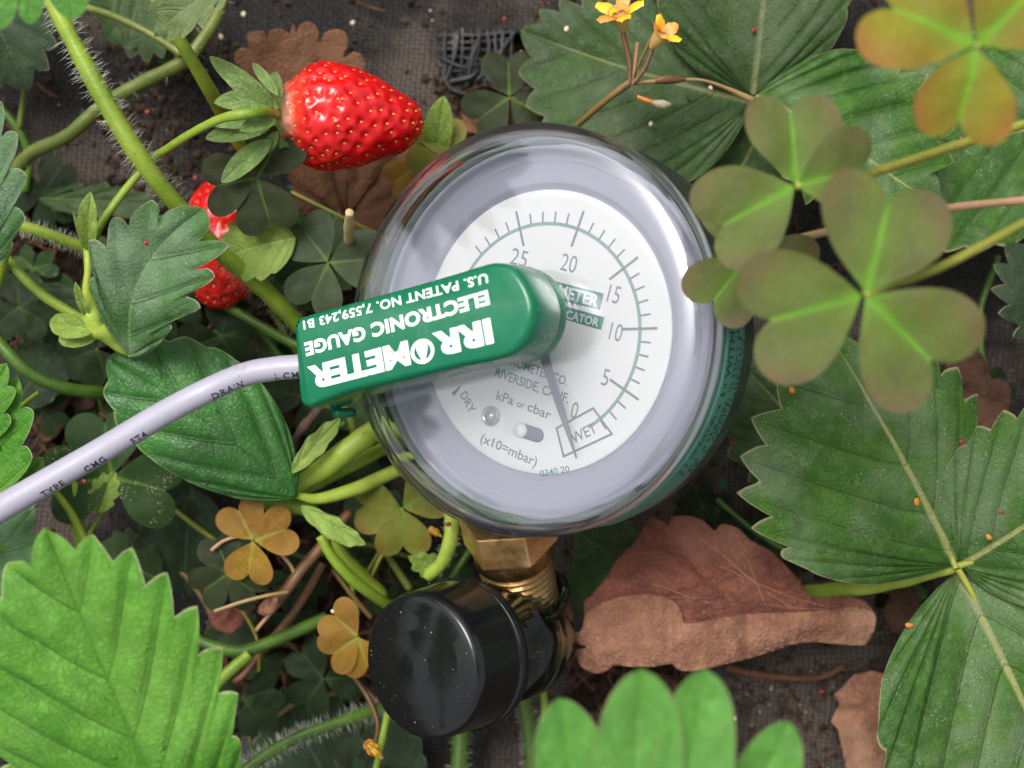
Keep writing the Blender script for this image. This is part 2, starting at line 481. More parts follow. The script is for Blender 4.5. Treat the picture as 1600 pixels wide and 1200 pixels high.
def leaflet(parent, B, T, wl, wr, mat, N=8, depth=0.12, arch=0.06, fold=0.12, pleat=0.016, roll=0.0, bend=0.0, smooth_base=0.22, p=1.0, q=0.8, name="leaflet", seed=0,
            curl=0.0, fine=10, tseg=14, wave=0.012, label=None, notch=1.0, fwd=0.55, tp=1.2, ye=0.82, vo=1.0):
    p = p * 0.88
    """a toothed, pleated strawberry leaflet; B, T: (px, py, z); wl / wr: half widths as a fraction of the length"""
    Bp, Tp = P(*B), P(*T)
    L = (Tp - Bp).length
    x, y, z = leaf_frame(Bp, Tp, roll)
    V, F, UV = [], [], []
    ns = int((N + 0.5) * fine)
    for side, w in ((-1, wl), (1, wr)):
        base = len(V)
        for i in range(ns + 1):
            s = i / ns
            u = s * (N + 0.5)
            f = u - math.floor(u)
            ph = noise.noise(Vector((math.floor(u) * 3.1 + seed * 7.7, side * 5.0, seed)))
            lobe = max(0.0, 1 - abs(2 * f - 1) ** tp) ** (0.75 if tp > 1.4 else 0.95)
            env = min(1, max(0, (s - smooth_base) / 0.15))
            d = depth * env * (1 + 0.5 * ph)
            sy = s ** ye; yo = 0.45 * sy + 0.55 * (1 - math.cos(math.pi * sy)) / 2
            xo = w * math.sin(math.pi * min(1, s ** p)) ** q
            k = d * (lobe - 0.6)
            # outward direction of the margin
            ex, ey = xo, (yo - 0.45)
            ln = math.hypot(ex, ey) + 1e-6
            xo2 = xo + k * ex / ln * notch
            yo2 = yo + k * (fwd + (1 - fwd) * ey / ln)
            if s > 0.999: xo2 = 0
            ym = max(0.0, s ** (1.12 * vo) - 0.29 * math.sin(math.pi * s))
            for j in range(tseg + 1):
                t = j / tseg
                tc = t ** 1.0
                px_ = xo2 * tc
                py_ = ym + (yo2 - ym) * (t ** 1.15)
                X = side * px_
                # sideways curve of the whole blade
                X += bend * (4 * py_ * (1 - py_))
                g = abs(math.sin(math.pi * (u - 0.5)))
                h = pleat * (g ** 0.42) * math.sin(math.pi * min(1, 0.06 + t * 0.8)) * (0.4 + 0.6 * min(1, s * 4))
                h += fold * px_ - 0.0
                h += arch * (4 * py_ * (1 - py_)) - curl * px_ * px_ * 3
                h += wave * noise.noise(Vector((px_ * side * 5 + seed, py_ * 5, seed * 1.3))) * (0.3 + t)
                h += 0.006 * noise.noise(Vector((px_ * side * 22 + seed, py_ * 22, seed * 2.3)))
                V.append(Bp + x * (X * L) + y * (py_ * L) + z * (h * L))
                UV.append((u, t))
        w1 = tseg + 1
        for i in range(ns):
            for j in range(tseg):
                a = base + i * w1 + j
                q4 = (a, a + 1, a + w1 + 1, a + w1)
                F.append(q4 if side < 0 else q4[::-1])
    o = mk(name, V, F, mat, parent, uv=UV)
    if label: o["label"] = label
    return o


def bez(p0, p1, p2, p3, t):
    return (1 - t) ** 3 * p0 + 3 * (1 - t) ** 2 * t * p1 + 3 * (1 - t) * t * t * p2 + t ** 3 * p3


HALF = []
for i in range(13):
    t = i / 12
    HALF.append(bez(np.array([0.0, 0.0]), np.array([0.16, 0.12]), np.array([0.62, 0.36]), np.array([0.60, 0.72]), t))
for i in range(1, 11):
    t = i / 10
    HALF.append(bez(np.array([0.60, 0.72]), np.array([0.58, 1.06]), np.array([0.13, 1.10]), np.array([0.0, 0.78]), t))


def clover_leaflet(parent, c, ang, L, mat, elev=0.0, fold=0.25, width=1.0, roll=0.0, seed=0, droop=0.15, notch=0.78, name="leaflet"):
    """c: mm centre; ang: degrees in the picture plane; L: mm"""
    a = R(ang)
    y = Vector((math.cos(a) * math.cos(R(elev)), math.sin(a) * math.cos(R(elev)), math.sin(R(elev))))
    z = Vector((0, 0, 1)); z = (z - y * z.dot(y)).normalized()
    z = Matrix.Rotation(R(roll), 3, y) @ z
    x = y.cross(z)
    V, F, UV = [], [], []
    n = len(HALF); m = 9
    for side in (-1, 1):
        b = len(V)
        for i, hp in enumerate(HALF):
            s = i / (n - 1)
            my = s * 0.78
            for j in range(m + 1):
                t = j / m
                X = hp[0] * t * width; Y = my + (hp[1] - my) * t
                if notch != 0.78 and Y > 0.6:
                    pass
                h = fold * X * (1 - 0.5 * X) - droop * Y * Y + 0.05 * noise.noise(Vector((X * side * 3 + seed * 3.7, Y * 3, seed))) + 0.012 * noise.noise(Vector((X * side * 14, Y * 14, seed)))
                V.append(c + x * (side * X * L) + y * (Y * L + 0.02 * L) + z * (h * L))
                UV.append((side * X, Y))
        w = m + 1
        for i in range(n - 1):
            for j in range(m):
                k = b + i * w + j
                q4 = (k, k + 1, k + w + 1, k + w)
                F.append(q4 if side < 0 else q4[::-1])
    return mk(name, V, F, mat, parent, uv=UV)


def clover(label, cx, cy, z, L, angs, mat, stalk=None, smat=None, group=None, fold=0.2, elev=0, droop=0.12, seed=1, width=1.0, srad=3.0, lens=None, rolls=None, flower=False):
    c = P(cx, cy, z)
    root = thing("clover_leaf", label, "clover", c, group=group)
    k = pxmm(z)
    for i, a in enumerate(angs):
        l = L if lens is None else lens[i]
        clover_leaflet(root, c, a, l * k, M[mat], elev=elev + 6 * noise.noise(Vector((seed, i, 0))), fold=fold, width=width, seed=seed + i * 0.37, droop=droop,
                       roll=(rolls[i] if rolls else 14 * noise.noise(Vector((seed * 1.7, i * 2.1, 3)))))
    if stalk:
        pts = [(cx, cy, z - 0.3, srad)] + [tuple(s) + (srad * 1.1,) if len(s) == 3 else tuple(s) for s in stalk]
        C, rad = curve_px(pts)
        V, F = tube_geo(C, rad, 8, wob=0.1)
        mk("stalk", V, F, M[smat or 'stem_low'], root)
    return root


def traced(name, outline, zf, mat, parent=None, step=9, rough_edge=1.5, seed=0, subdiv=5.0, smooth_out=False):
    """an irregular thin sheet: outline traced in pixels, its height given by zf(px, py) in mm"""
    if smooth_out:
        sp_ = spline(list(outline) + [outline[0]], len(outline) * 5 + 1)[:-1]
        outline = [tuple(q) for q in sp_]
    pts = [Vector(p) for p in outline]
    ring = []
    n = len(pts)
    for i in range(n):
        a, b = pts[i], pts[(i + 1) % n]
        m = max(1, int((b - a).length / subdiv))
        for j in range(m):
            q = a.lerp(b, j / m)
            d = (b - a).normalized(); nn = Vector((d.y, -d.x))
            ring.append(q + nn * rough_edge * noise.noise(Vector((q.x * 0.12, q.y * 0.12, seed))) + nn * rough_edge * 0.5 * noise.noise(Vector((q.x * 0.4, q.y * 0.4, seed))))
    xs = [p.x for p in ring]; ys = [p.y for p in ring]

    def inside(x, y):
        c = False; j = len(ring) - 1
        for i in range(len(ring)):
            xi, yi, xj, yj = xs[i], ys[i], xs[j], ys[j]
            if (yi > y) != (yj > y) and x < (xj - xi) * (y - yi) / (yj - yi) + xi: c = not c
            j = i
        return c
    inner = []
    yy = min(ys) + step / 2
    while yy < max(ys):
        xx = min(xs) + step / 2
        while xx < max(xs):
            qx, qy = xx + rng.uniform(-.2, .2) * step, yy + rng.uniform(-.2, .2) * step
            if inside(qx, qy): inner.append(Vector((qx, qy)))
            xx += step
        yy += step
    allp = ring + inner
    edges = [(i, (i + 1) % len(ring)) for i in range(len(ring))]
    vo, _, fo, _, _, _ = delaunay_2d_cdt(allp, edges, [], 1, 0.01)
    V = [P(v.x, v.y, zf(v.x, v.y)) for v in vo]
    F = [tuple(f)[::-1] for f in fo]
    UV = [((v.x - min(xs)) / 100, (v.y - min(ys)) / 100) for v in vo]
    me = mk(name, V, F, mat, parent, uv=UV)
    return me


def lathe(profile, n=96, closed=False, ang=(0, 2 * math.pi)):
    V, F = [], []
    full = abs(ang[1] - ang[0] - 2 * math.pi) < 1e-6
    cols = n if full else n + 1
    for r, z in profile:
        for i in range(cols):
            a = ang[0] + (ang[1] - ang[0]) * i / n
            V.append((r * math.cos(a), r * math.sin(a), z))
    m = len(profile)
    rows = m if closed else m - 1
    for j in range(rows):
        j2 = (j + 1) % m
        for i in range(n):
            i2 = (i + 1) % cols
            F.append((j * cols + i, j * cols + i2, j2 * cols + i2, j2 * cols + i))
    return V, F


def fillet(prof, r=0.3, k=3):
    """round the inner corners of a profile"""
    out = [prof[0]]
    for i in range(1, len(prof) - 1):
        a, b, c = [np.array(prof[i + d], float) for d in (-1, 0, 1)]
        la, lc = np.linalg.norm(a - b), np.linalg.norm(c - b)
        rr = min(r, la * 0.45, lc * 0.45)
        p0 = b + (a - b) / la * rr; p1 = b + (c - b) / lc * rr
        for j in range(k + 1):
            t = j / k
            out.append(tuple((1 - t) ** 2 * p0 + 2 * (1 - t) * t * b + t * t * p1))
    out.append(prof[-1])
    return out


def text_geo(body, offset=0.0, extrude=0.0, res=3, spacing=1.0):
    c = bpy.data.curves.new("tmp", 'FONT')
    c.body = body; c.size = 1.0; c.offset = offset; c.extrude = extrude
    c.resolution_u = res; c.space_character = spacing
    o = bpy.data.objects.new("tmp", c)
    COL.objects.link(o)
    dg = bpy.context.evaluated_depsgraph_get()
    me = o.evaluated_get(dg).to_mesh()
    V = np.array([tuple(v.co) for v in me.vertices])
    F = [tuple(p.vertices) for p in me.polygons]
    o.evaluated_get(dg).to_mesh_clear()
    bpy.data.objects.remove(o); bpy.data.curves.remove(c)
    V[:, 0] -= V[:, 0].min()
    return V, F


CAPH = 0.69     # cap height of the built-in font at size 1

# ------------------------------------------------------------ the ground
def fabric_h(x, y):
    """undulating woven ground cover, height in mm at world x, y (mm)"""
    h = 2.2 * noise.noise(Vector((x * 0.018, y * 0.018, 1.0))) + 0.8 * noise.noise(Vector((x * 0.06, y * 0.06, 5.0)))
    # a ridge of cloth under the cable, and one in the lower right
    for (ax, ay, bx, by, wd, hh) in ((-110, -22, -52, -46, 7.0, 5.0), (40, -58, 78, -52, 3.0, 3.0)):
        dx, dy = bx - ax, by - ay
        t = max(0, min(1, ((x - ax) * dx + (y - ay) * dy) / (dx * dx + dy * dy)))
        d = math.hypot(x - ax - t * dx, y - ay - t * dy)
        h += hh * math.exp(-(d / wd) ** 2)
    for (cx, cy, rx, ry) in hb:
        d = ((x - cx) / rx) ** 2 + ((y - cy) / ry) ** 2 + 0.9 * noise.noise(Vector((x * 0.08, y * 0.08, 2))) + 0.25 * noise.noise(Vector((x * 0.5, y * 0.5, 2)))
        if d < 1.4: h -= 14 * min(1.0, max(0.0, 1.4 - d) / 0.5)
    return h


HOLES = [((690, 46), (835, 128)), ((40, 330), (400, 720)), ((360, 840), (560, 1100)), ((905, 1048), (1085, 1130)), ((1380, 895), (1440, 960)), ((720, 120), (790, 215))]
hb = []
for (a, b), (c_, d_) in HOLES[1:]:
    p0, p1 = P(a, b, 0), P(c_, d_, 0)
    hb.append(((p0.x + p1.x) / 2, (p0.y + p1.y) / 2, abs(p1.x - p0.x) / 2, abs(p1.y - p0.y) / 2))


def fabric_mat():
    t = NT("woven ground cover")
    o = t.obj()
    sep = t.n("SeparateXYZ", {0: t.n("Mapping", {"Vector": o, "Rotation": (0, 0, R(4))}).outputs[0]})
    wx = t.math('ADD', sep.outputs[0], t.math('MULTIPLY', t.noise(90, 4), 0.0035))
    wy = t.math('ADD', sep.outputs[1], t.math('MULTIPLY', t.noise(80, 4), 0.0035))
    fx = t.math('MULTIPLY', wx, 950.0); fy = t.math('MULTIPLY', wy, 1150.0)
    hx = t.math('ABSOLUTE', t.math('SINE', t.math('MULTIPLY', fx, math.pi)))
    hy = t.math('ABSOLUTE', t.math('SINE', t.math('MULTIPLY', fy, math.pi)))
    par = t.math('MODULO', t.math('ADD', t.math('FLOOR', fx), t.math('ADD', t.math('FLOOR', fy), 10000.0)), 2.0)
    over = t.math('ADD', t.math('MULTIPLY', par, hx), t.math('MULTIPLY', t.math('SUBTRACT', 1.0, par), hy))
    dust = t.smooth(t.noise(22, 5, 0.65), 0.47, 0.62)
    fine = t.noise(2400, 5, 0.8)
    c = t.mix(t.smooth(over, 0.1, 0.9), (0.003, 0.003, 0.003), (0.017, 0.016, 0.016))
    c = t.mix(t.math('MULTIPLY', dust, t.smooth(over, 0.2, 1.0, 0.2, 0.8)), c, (0.125, 0.098, 0.08))
    c = t.mix(t.math('MULTIPLY', t.smooth(fine, 0.5, 0.7), t.smooth(t.noise(120, 4, 0.7), 0.35, 0.6, 0.12, 0.6)), c, (0.12, 0.09, 0.068))
    c = t.mix(t.smooth(t.noise(60, 5, 0.7), 0.6, 0.72, 0, 0.7), c, (0.045, 0.028, 0.02))
    c = t.mix(t.smooth(t.noise(900, 3, 0.6), 0.72, 0.76, 0, 0.9), c, (0.32, 0.27, 0.2))
    # teal marker threads
    tl = t.math('ABSOLUTE', t.math('SUBTRACT', t.math('FRACT', t.math('MULTIPLY', wx, 11.0)), 0.5))
    c = t.mix(t.math('MULTIPLY', t.smooth(tl, 0.006, 0.012, 1, 0), t.smooth(t.noise(300, 2), 0.6, 0.68)), c, (0.01, 0.13, 0.11))
    h = t.math('ADD', t.math('MULTIPLY', over, 0.5), t.math('MULTIPLY', fine, 0.6))
    pr = t.n("BsdfPrincipled", {"Base Color": c, "Roughness": t.smooth(t.noise(200, 3), 0.3, 0.7, 0.45, 0.8), "Specular IOR Level": 0.2, "Normal": t.bump(h, 0.4 * S, 1.0)})
    return t.finish(pr.outputs[0])


def soil_mat(name="soil", k=1.0):
    t = NT(name)
    c = t.mix(t.smooth(t.noise(500, 6, 0.8), 0.35, 0.7), (0.022 * k, 0.015 * k, 0.011 * k), (0.085 * k, 0.052 * k, 0.035 * k))
    c = t.mix(t.smooth(t.noise(1500, 4, 0.8), 0.65, 0.75, 0, 0.6), c, (0.2 * k, 0.13 * k, 0.08 * k))
    pr = t.n("BsdfPrincipled", {"Base Color": c, "Roughness": 0.9, "Specular IOR Level": 0.08, "Normal": t.bump(t.noise(900, 6, 0.8), 1.0 * S, 1.0)})
    return t.finish(pr.outputs[0])


M['fabric'] = fabric_mat()
M['soil'] = soil_mat()
M['soil_pale'] = soil_mat("soil crumb", 1.5)
M['strand'] = plain("woven strand", (0.012, 0.0125, 0.0145), 0.5, var=0.5, bump=0.2, dirt=0.5)

# field far around (bare earth out to the horizon), fabric sheet on it
Vg = [(-20000, -20000, -9), (20000, -20000, -9), (20000, 20000, -9), (-20000, 20000, -9)]
tag(mk("ground", Vg, [(0, 1, 2, 3)], M['soil']), kind="structure")

nx, ny = 340, 260
X0, X1, Y0, Y1 = -150, 150, -115, 115
V, F = [], []
keep = np.ones((ny + 1, nx + 1), bool)
t0, t1 = P(700, 55, 0), P(825, 128, 0)
for j in range(ny + 1):
    for i in range(nx + 1):
        x = X0 + (X1 - X0) * i / nx; y = Y0 + (Y1 - Y0) * j / ny
        V.append((x, y, fabric_h(x, y)))
        if t0.x < x < t1.x and t1.y < y < t0.y and noise.noise(Vector((x * 0.3, y * 0.3, 9))) > -0.45: keep[j, i] = False
for j in range(ny):
    for i in range(nx):
        a = j * (nx + 1) + i
        if keep[j, i] and keep[j, i + 1] and keep[j + 1, i]:
            F.append((a, a + 1, a + nx + 2, a + nx + 1))
fabric = tag(mk("ground_cover_fabric", V, F, M['fabric']), kind="structure")

# soil seen through the holes
V, F = [], []
n = 130
for j in range(n + 1):
    for i in range(n + 1):
        x = -140 + 280 * i / n; y = -110 + 220 * j / n
        V.append((x, y, -5.5 + 2.5 * noise.noise(Vector((x * 0.08, y * 0.08, 3))) + 1.2 * noise.noise(Vector((x * 0.35, y * 0.35, 4)))))
for j in range(n):
    for i in range(n):
        a = j * (n + 1) + i
        F.append((a, a + 1, a + n + 2, a + n + 1))
tag(mk("soil", V, F, M['soil']), kind="structure")

# loose woven strands of the torn patch: each its own piece of the fabric
def strand(pts, w, z0=1.0):
    q = [(a, b, z0 + c) for a, b, c in pts]
    C = spline([tuple(P(*p)) for p in q], 16)
    T, N, B = frames(C)
    V, F = [], []
    for i, c in enumerate(C):
        tw = 0.25 * math.sin(i * 0.5 + pts[0][0])
        s = B[i] * math.cos(tw) + N[i] * math.sin(tw)
        for d, e in ((-1, -1), (1, -1), (1, 1), (-1, 1)):
            V.append(c + s * d * w / 2 + N[i] * e * 0.06)
    for i in range(len(C) - 1):
        for k in range(4):
            F.append((i * 4 + k, i * 4 + (k + 1) % 4, i * 4 + 4 + (k + 1) % 4, i * 4 + 4 + k))
    F.append((3, 2, 1, 0)); m = 4 * (len(C) - 1); F.append((m, m + 1, m + 2, m + 3))
    return mk("strand", V, F, M['strand'], fabric)
for k in range(7):
    y = 56 + 11.5 * k
    strand([(682 + 4 * (k % 2), y, .2), (715, y + random.uniform(-4, 3), .6), (750, y + random.uniform(-3, 6), .5), (805 + random.uniform(-30, 25), y + random.uniform(-8, 5), .3)], random.uniform(0.35, 0.85))
for k in range(9):
    x = 696 + 13 * k
    strand([(x, 44, .3), (x + random.uniform(-3, 4), 75, .9), (x + random.uniform(-8, 4), 105, .5), (x + random.uniform(-18, 3), 138 + random.uniform(-8, 8), .2)], random.uniform(0.35, 0.9))
for a in ([(806, 48, 1.6), (785, 75, 2), (758, 105, 1.2)], [(752, 48, 1.9), (738, 90, 2.2), (728, 140, 1.)], [(688, 90, 1.2), (722, 104, 1.9), (752, 100, 1)], [(700, 128, 1.3), (735, 120, 1.9), (748, 104, .6)],
          [(795, 60, 1.9), (776, 92, 2), (742, 128, 1.2)], [(690, 110, .9), (705, 138, 1.2), (735, 150, 1)], [(715, 44, 1.2), (712, 80, 1.8), (695, 130, .9)]):
    strand(a, random.uniform(0.5, 1.1))

# ------------------------------------------------------------ the tensiometer: gauge, fitting, tube and cap
def view_normal(p, ang, tilt):
    v = (Vector((0, 0, CAMZ)) - p).normalized()
    d = Vector((math.cos(R(ang)), math.sin(R(ang)), 0)); d = (d - v * d.dot(v)).normalized()
    return (v * math.cos(R(tilt)) + d * math.sin(R(tilt))).normalized()


class Fr:
    """a local frame with its own plane picker"""
    def __init__(s, O, n, xang):
        s.O, s.n = O, n
        e = Vector((math.cos(R(xang)), math.sin(R(xang)), 0))
        s.x = (e + Vector((0, 0, 1)) * (-(e.dot(n)) / n.z)).normalized()
        s.y = n.cross(s.x)
        s.R = Matrix((s.x, s.y, n)).transposed()

    def loc(s, px, py, zl):
        c = Vector((0, 0, CAMZ)); d = P(px, py, 0) - c
        t = (s.O + s.n * zl - c).dot(s.n) / d.dot(s.n)
        return s.R.transposed() @ (c + d * t - s.O)

    def W(s, v):
        return s.O + s.R @ Vector(v)


pc = P(818, 516, 64)
gn = view_normal(pc, 175, 31.0)
G = Fr(pc + gn * 4, gn, -14)
GR = 31.9

M['case'] = plain("gauge case black", (0.02, 0.021, 0.022), 0.38, spec=0.5, bump=0.05, dirt=0.25)
M['dial'] = plain("dial white", (0.88, 0.87, 0.88), 0.45, var=0.02)
M['bezel'] = plain("pale grey inner ring", (0.37, 0.37, 0.47), 0.35, var=0.04)
M['bezel_dark'] = plain("dark inner ring", (0.2, 0.23, 0.235), 0.4)
M['ink'] = plain("grey ink", (0.2, 0.235, 0.24), 0.5)
M['ink_teal'] = plain("teal ink", (0.09, 0.27, 0.25), 0.5)
M['scale_line'] = plain("scale line ink", (0.22, 0.38, 0.37), 0.5)
M['white_ink'] = plain("white ink", (0.78, 0.81, 0.82), 0.45, var=0.06, dirt=0.25, dirtcol=(0.35, 0.45, 0.4))
M['pointer'] = plain("pointer grey", (0.2, 0.2, 0.26), 0.4)
M['screw'] = plain("screw", (0.5, 0.49, 0.52), 0.3, metal=0.5)
M['plug'] = plain("green plastic", (0.002, 0.135, 0.06), 0.22, spec=0.5, var=0.15, bump=0.03, dirt=0.16, dirtcol=(0.12, 0.2, 0.15))
M['label_teal'] = plain("teal label", (0.07, 0.21, 0.16), 0.45, var=0.3, bump=0.05)
M['label_ink'] = plain("label ink", (0.008, 0.06, 0.045), 0.5)
M['cable'] = plain("cable sheath", (0.36, 0.345, 0.42), 0.4, var=0.06, bump=0.04, dirt=0.3, dirtcol=(0.22, 0.19, 0.17))
M['black_ink'] = plain("black ink", (0.03, 0.025, 0.03), 0.5)
M['cap'] = plain("black cap", (0.007, 0.008, 0.008), 0.13, spec=0.5, var=0.3, bump=0.0, coat=0.0, dirt=0.0)
M['cap_dust'] = plain("dust", (0.4, 0.4, 0.38), 0.8)


def brass_mat(name="brass", k=1.0):
    t = NT(name)
    c = t.mix(t.smooth(t.noise(200, 4), 0.35, 0.65), (0.68 * k, 0.38 * k, 0.13 * k), (0.88 * k, 0.58 * k, 0.27 * k))
    c = t.mix(t.smooth(t.noise(700, 5, 0.7), 0.6, 0.75, 0, 0.7), c, (0.13, 0.06, 0.03))
    return t.finish(t.n("BsdfPrincipled", {"Base Color": c, "Metallic": 0.85, "Roughness": t.smooth(t.noise(500, 4), 0.3, 0.7, 0.22, 0.5), "Normal": t.bump(t.noise(800, 4), 0.1 * S)}).outputs[0])


M['brass'] = brass_mat()
M['brass_dark'] = brass_mat("dark brass", 0.42)  # same brass with its colour scaled darker, used on the threaded nipple


def glass_mat(name, col=(1, 1, 1), rough=0.0, ior=1.49):
    t = NT(name)
    return t.finish(t.n("BsdfGlass", {"Color": col, "Roughness": rough, "IOR": ior}).outputs[0])


M['lens'] = glass_mat("clear plastic lens", (0.995, 1.0, 0.998), 0.0)
_t = M['lens'].node_tree
_g = [n_ for n_ in _t.nodes if n_.type == 'BSDF_GLASS'][0]
_gl = _t.nodes.new("ShaderNodeBsdfGlossy"); _gl.inputs["Roughness"].default_value = 0.02; _gl.inputs["Color"].default_value = (0.93, 0.95, 1, 1)
_mx = _t.nodes.new("ShaderNodeMixShader"); _mx.inputs[0].default_value = 0.085
_t.links.new(_g.outputs[0], _mx.inputs[1]); _t.links.new(_gl.outputs[0], _mx.inputs[2])
_t.links.new(_mx.outputs[0], [n_ for n_ in _t.nodes if n_.type == 'OUTPUT_MATERIAL'][0].inputs[0])
M['acrylic'] = glass_mat("clear tube", (0.8, 0.84, 0.8), 0.04)

tens = thing("tensiometer", "soil tensiometer with round white dial gauge, brass fitting and glossy black cap", "tensiometer", G.O, G.R)

# black case
case_prof = [(0, -26), (24, -26), (27, -25.2), (29.5, -23.5), (31.0, -20.5), (31.4, -15.6), (31.4, -9.0), (30.6, -9.0), (30.4, -14), (0.1, -14)]
V, F = lathe(fillet(case_prof, 0.5), 128)
mk("gauge_case", V, [f[::-1] for f in F], M['case'], tens, local=True)
# dark wall then pale stepped ring around the dial
V, F = lathe(fillet([(30.6, -8.0), (29.9, -7.6), (29.2, -8.8), (28.8, -10.6)], 0.2), 128)
mk("dark_ring", V, F, M['bezel_dark'], tens, local=True)
prof = fillet([(29.3, -8.3), (28.9, -8.1), (28.6, -8.3), (28.2, -9.5), (27.6, -9.9), (26.9, -9.9), (26.7, -10.0), (23.4, -10.1), (22.6, -10.7), (21.4, -11.0)], 0.3)
V, F = lathe(prof, 128)
mk("inner_ring", V, F, M['bezel'], tens, local=True)
# dial disc
ZD = -10.4
V, F = lathe([(22.2, ZD - 0.5), (22.35, ZD - 0.1), (22.2, ZD), (21, ZD), (0.01, ZD)], 128)
mk("dial", V, F, M['dial'], tens, local=True)

# clear domed lens cap
outer = [(0.01, 0), (27, 0), (28.7, -0.05), (30.3, -0.6), (31.3, -1.6), (31.8, -3.2), (31.9, -5.2), (31.9, -6.6), (31.5, -7.0), (31.4, -8.8)]
inner = [(30.7, -8.8), (30.7, -4.2), (30.3, -2.9), (29.4, -2.0), (28.0, -1.65), (26, -1.6), (0.01, -1.6)]
prof = fillet(outer, 1.2, 4) + fillet(inner, 0.8, 4)
V, F = lathe(prof, 160)
mk("lens", V, [f[::-1] for f in F], M['lens'], tens, local=True)

# label band round the case with its lettering
a0 = math.atan2(*(G.loc(930, 790, -12).yx)); a1 = math.atan2(*(G.loc(1128, 440, -12).yx))
V, F = lathe([(31.35, -8.9), (31.62, -9.0), (31.65, -9.3), (31.65, -15.0), (31.6, -15.3), (31.3, -15.4)], 72, ang=(a0, a1))
band = mk("label_band", V, [f[::-1] for f in F], M['label_teal'], tens, local=True)


def band_text(body, ang0, z, size, off=0.012, mat='label_ink', flip=1):
    V, F = text_geo(body, offset=off)
    V = V * size
    r = 31.72
    W = [(r * math.cos(ang0 + v[0] / r), r * math.sin(ang0 + v[0] / r), z + v[1]) for v in V]
    return mk("lettering", W, F, M[mat], band, local=True, smooth=False, M=wm(tens))


aw = math.atan2(*(G.loc(1112, 585, -11).yx))
band_text("WITH", aw, -11.3, 2.7)
# worn, unreadable print: small blots in rows
r_ = np.random.default_rng(3)
V, F = [], []
al = math.atan2(*(G.loc(1045, 722, -11).yx)); ah = math.atan2(*(G.loc(1120, 470, -11).yx))
for row, (zz, hh, a_, b_) in enumerate(((-10.5, 1.3, al, aw - 0.03), (-12.6, 1.0, al - .02, ah), (-13.8, 0.9, al - .02, ah), (-14.7, 0.5, al, ah))):
    a = a_
    while a < b_:
        w = r_.uniform(0.012, 0.03)
        if r_.random() < 0.84:
            for kk in range(2):
                aa = a + r_.uniform(0, w * 0.5); ww = r_.uniform(0.3, 0.6) * w; zc = zz + r_.uniform(-.35, .35) * hh; hz = hh * r_.uniform(0.15, 0.4)
                b = len(V)
                for (s, u) in ((-1, -1), (1, -1), (1.1, 1), (-.9, 1)):
                    an = aa + s * ww / 2
                    V.append((31.7 * math.cos(an), 31.7 * math.sin(an), zc + u * hz))
                F.append((b, b + 1, b + 2, b + 3))
        a += w * 1.15
tag(mk("worn_print", V, F, M['label_ink'], band, local=True, smooth=False, M=wm(tens)), kind="stuff")


def flat_text(name, body, p0, p1, z, cap, mat, parent, fr=G, off=0.0, spacing=1.0, thick=0.0, stretch=True, capmm=None):
    """lettering on the plane z of frame fr; p0, p1: ends of the baseline in pixels, cap: cap height in mm"""
    A = fr.loc(*p0, z); B = fr.loc(*p1, z)
    d = (B - A); L = d.length; d.normalize()
    up = Vector((-d.y, d.x, 0))
    V, F = text_geo(body, offset=off, spacing=spacing)
    w = V[:, 0].max()
    sx = L / w; sy = cap / CAPH
    W = [A + d * (v[0] * sx) + up * (v[1] * sy) for v in V]
    W = [(q.x, q.y, z) for q in W]
    return mk(name, W, F, M[mat], parent, local=True, smooth=False)


def flat_poly(name, quad, z, mat, parent, t=0.03):
    q = [(p[0], p[1], z) for p in quad]
    n = len(q)
    return mk(name, q, [tuple(range(n))], M[mat], parent, local=True, smooth=False)


ZT = ZD + 0.03
C0 = Vector((0, 0)); rs = 17.0
ta = [math.degrees(math.atan2(G.loc(*p, ZD).y, G.loc(*p, ZD).x)) for p in ((980, 610), (1004, 514), (976, 421), (903, 366), (817, 364))]
step = (ta[4] - ta[0]) / 4
angs = [ta[0] - step * 1.02] + ta + [ta[4] + step]
dialo = bpy.data.objects["dial"]
# circular scale line, drawn as a thin ring sector
def ring(r0, r1, a, b, z, name, mat, n=120):
    V, F = [], []
    for i in range(n + 1):
        t = a + (b - a) * i / n
        V += [(r0 * math.cos(t), r0 * math.sin(t), z), (r1 * math.cos(t), r1 * math.sin(t), z)]
        if i: F.append((2 * i - 2, 2 * i - 1, 2 * i + 1, 2 * i))
    return mk(name, V, F, M[mat], dialo, local=True, smooth=False, M=wm(tens))
ring(rs - 0.28, rs + 0.28, R(angs[0] + 6), R(angs[6] + 8), ZT, "scale_line", 'scale_line')


def bar(a, r0, r1, w, name="tick", mat='ink', z=ZT + 0.02):
    c, s = math.cos(R(a)), math.sin(R(a))
    V = [(r * c - e * s * w / 2, r * s + e * c * w / 2, z) for r, e in ((r0, -1), (r1, -1), (r1, 1), (r0, 1))]
    return mk(name, V, [(0, 1, 2, 3)], M[mat], dialo, local=True, smooth=False, M=wm(tens))
for i in range(6):
    for k in range(5):
        a = angs[i] + (angs[i + 1] - angs[i]) * k / 5
        if i == 0 and k < 2: continue
        if k == 0: bar(a, rs - 2.9, rs + 2.9, 0.42)
        else: bar(a, rs + 0.2, rs + 1.9, 0.3)
for body, p0, p1, cap in (("20", (877, 422), (901, 428), 2.7), ("15", (950, 471), (968, 476), 2.7), ("10", (953, 530), (972, 535), 2.7), ("5", (941, 601), (951, 604), 2.6), ("0", (893, 652), (903, 655), 2.6),
                          ("25", (799, 412), (824, 419), 2.6)):
    flat_text("numeral", body, p0, p1, ZT, cap, 'ink', dialo, off=0.0)
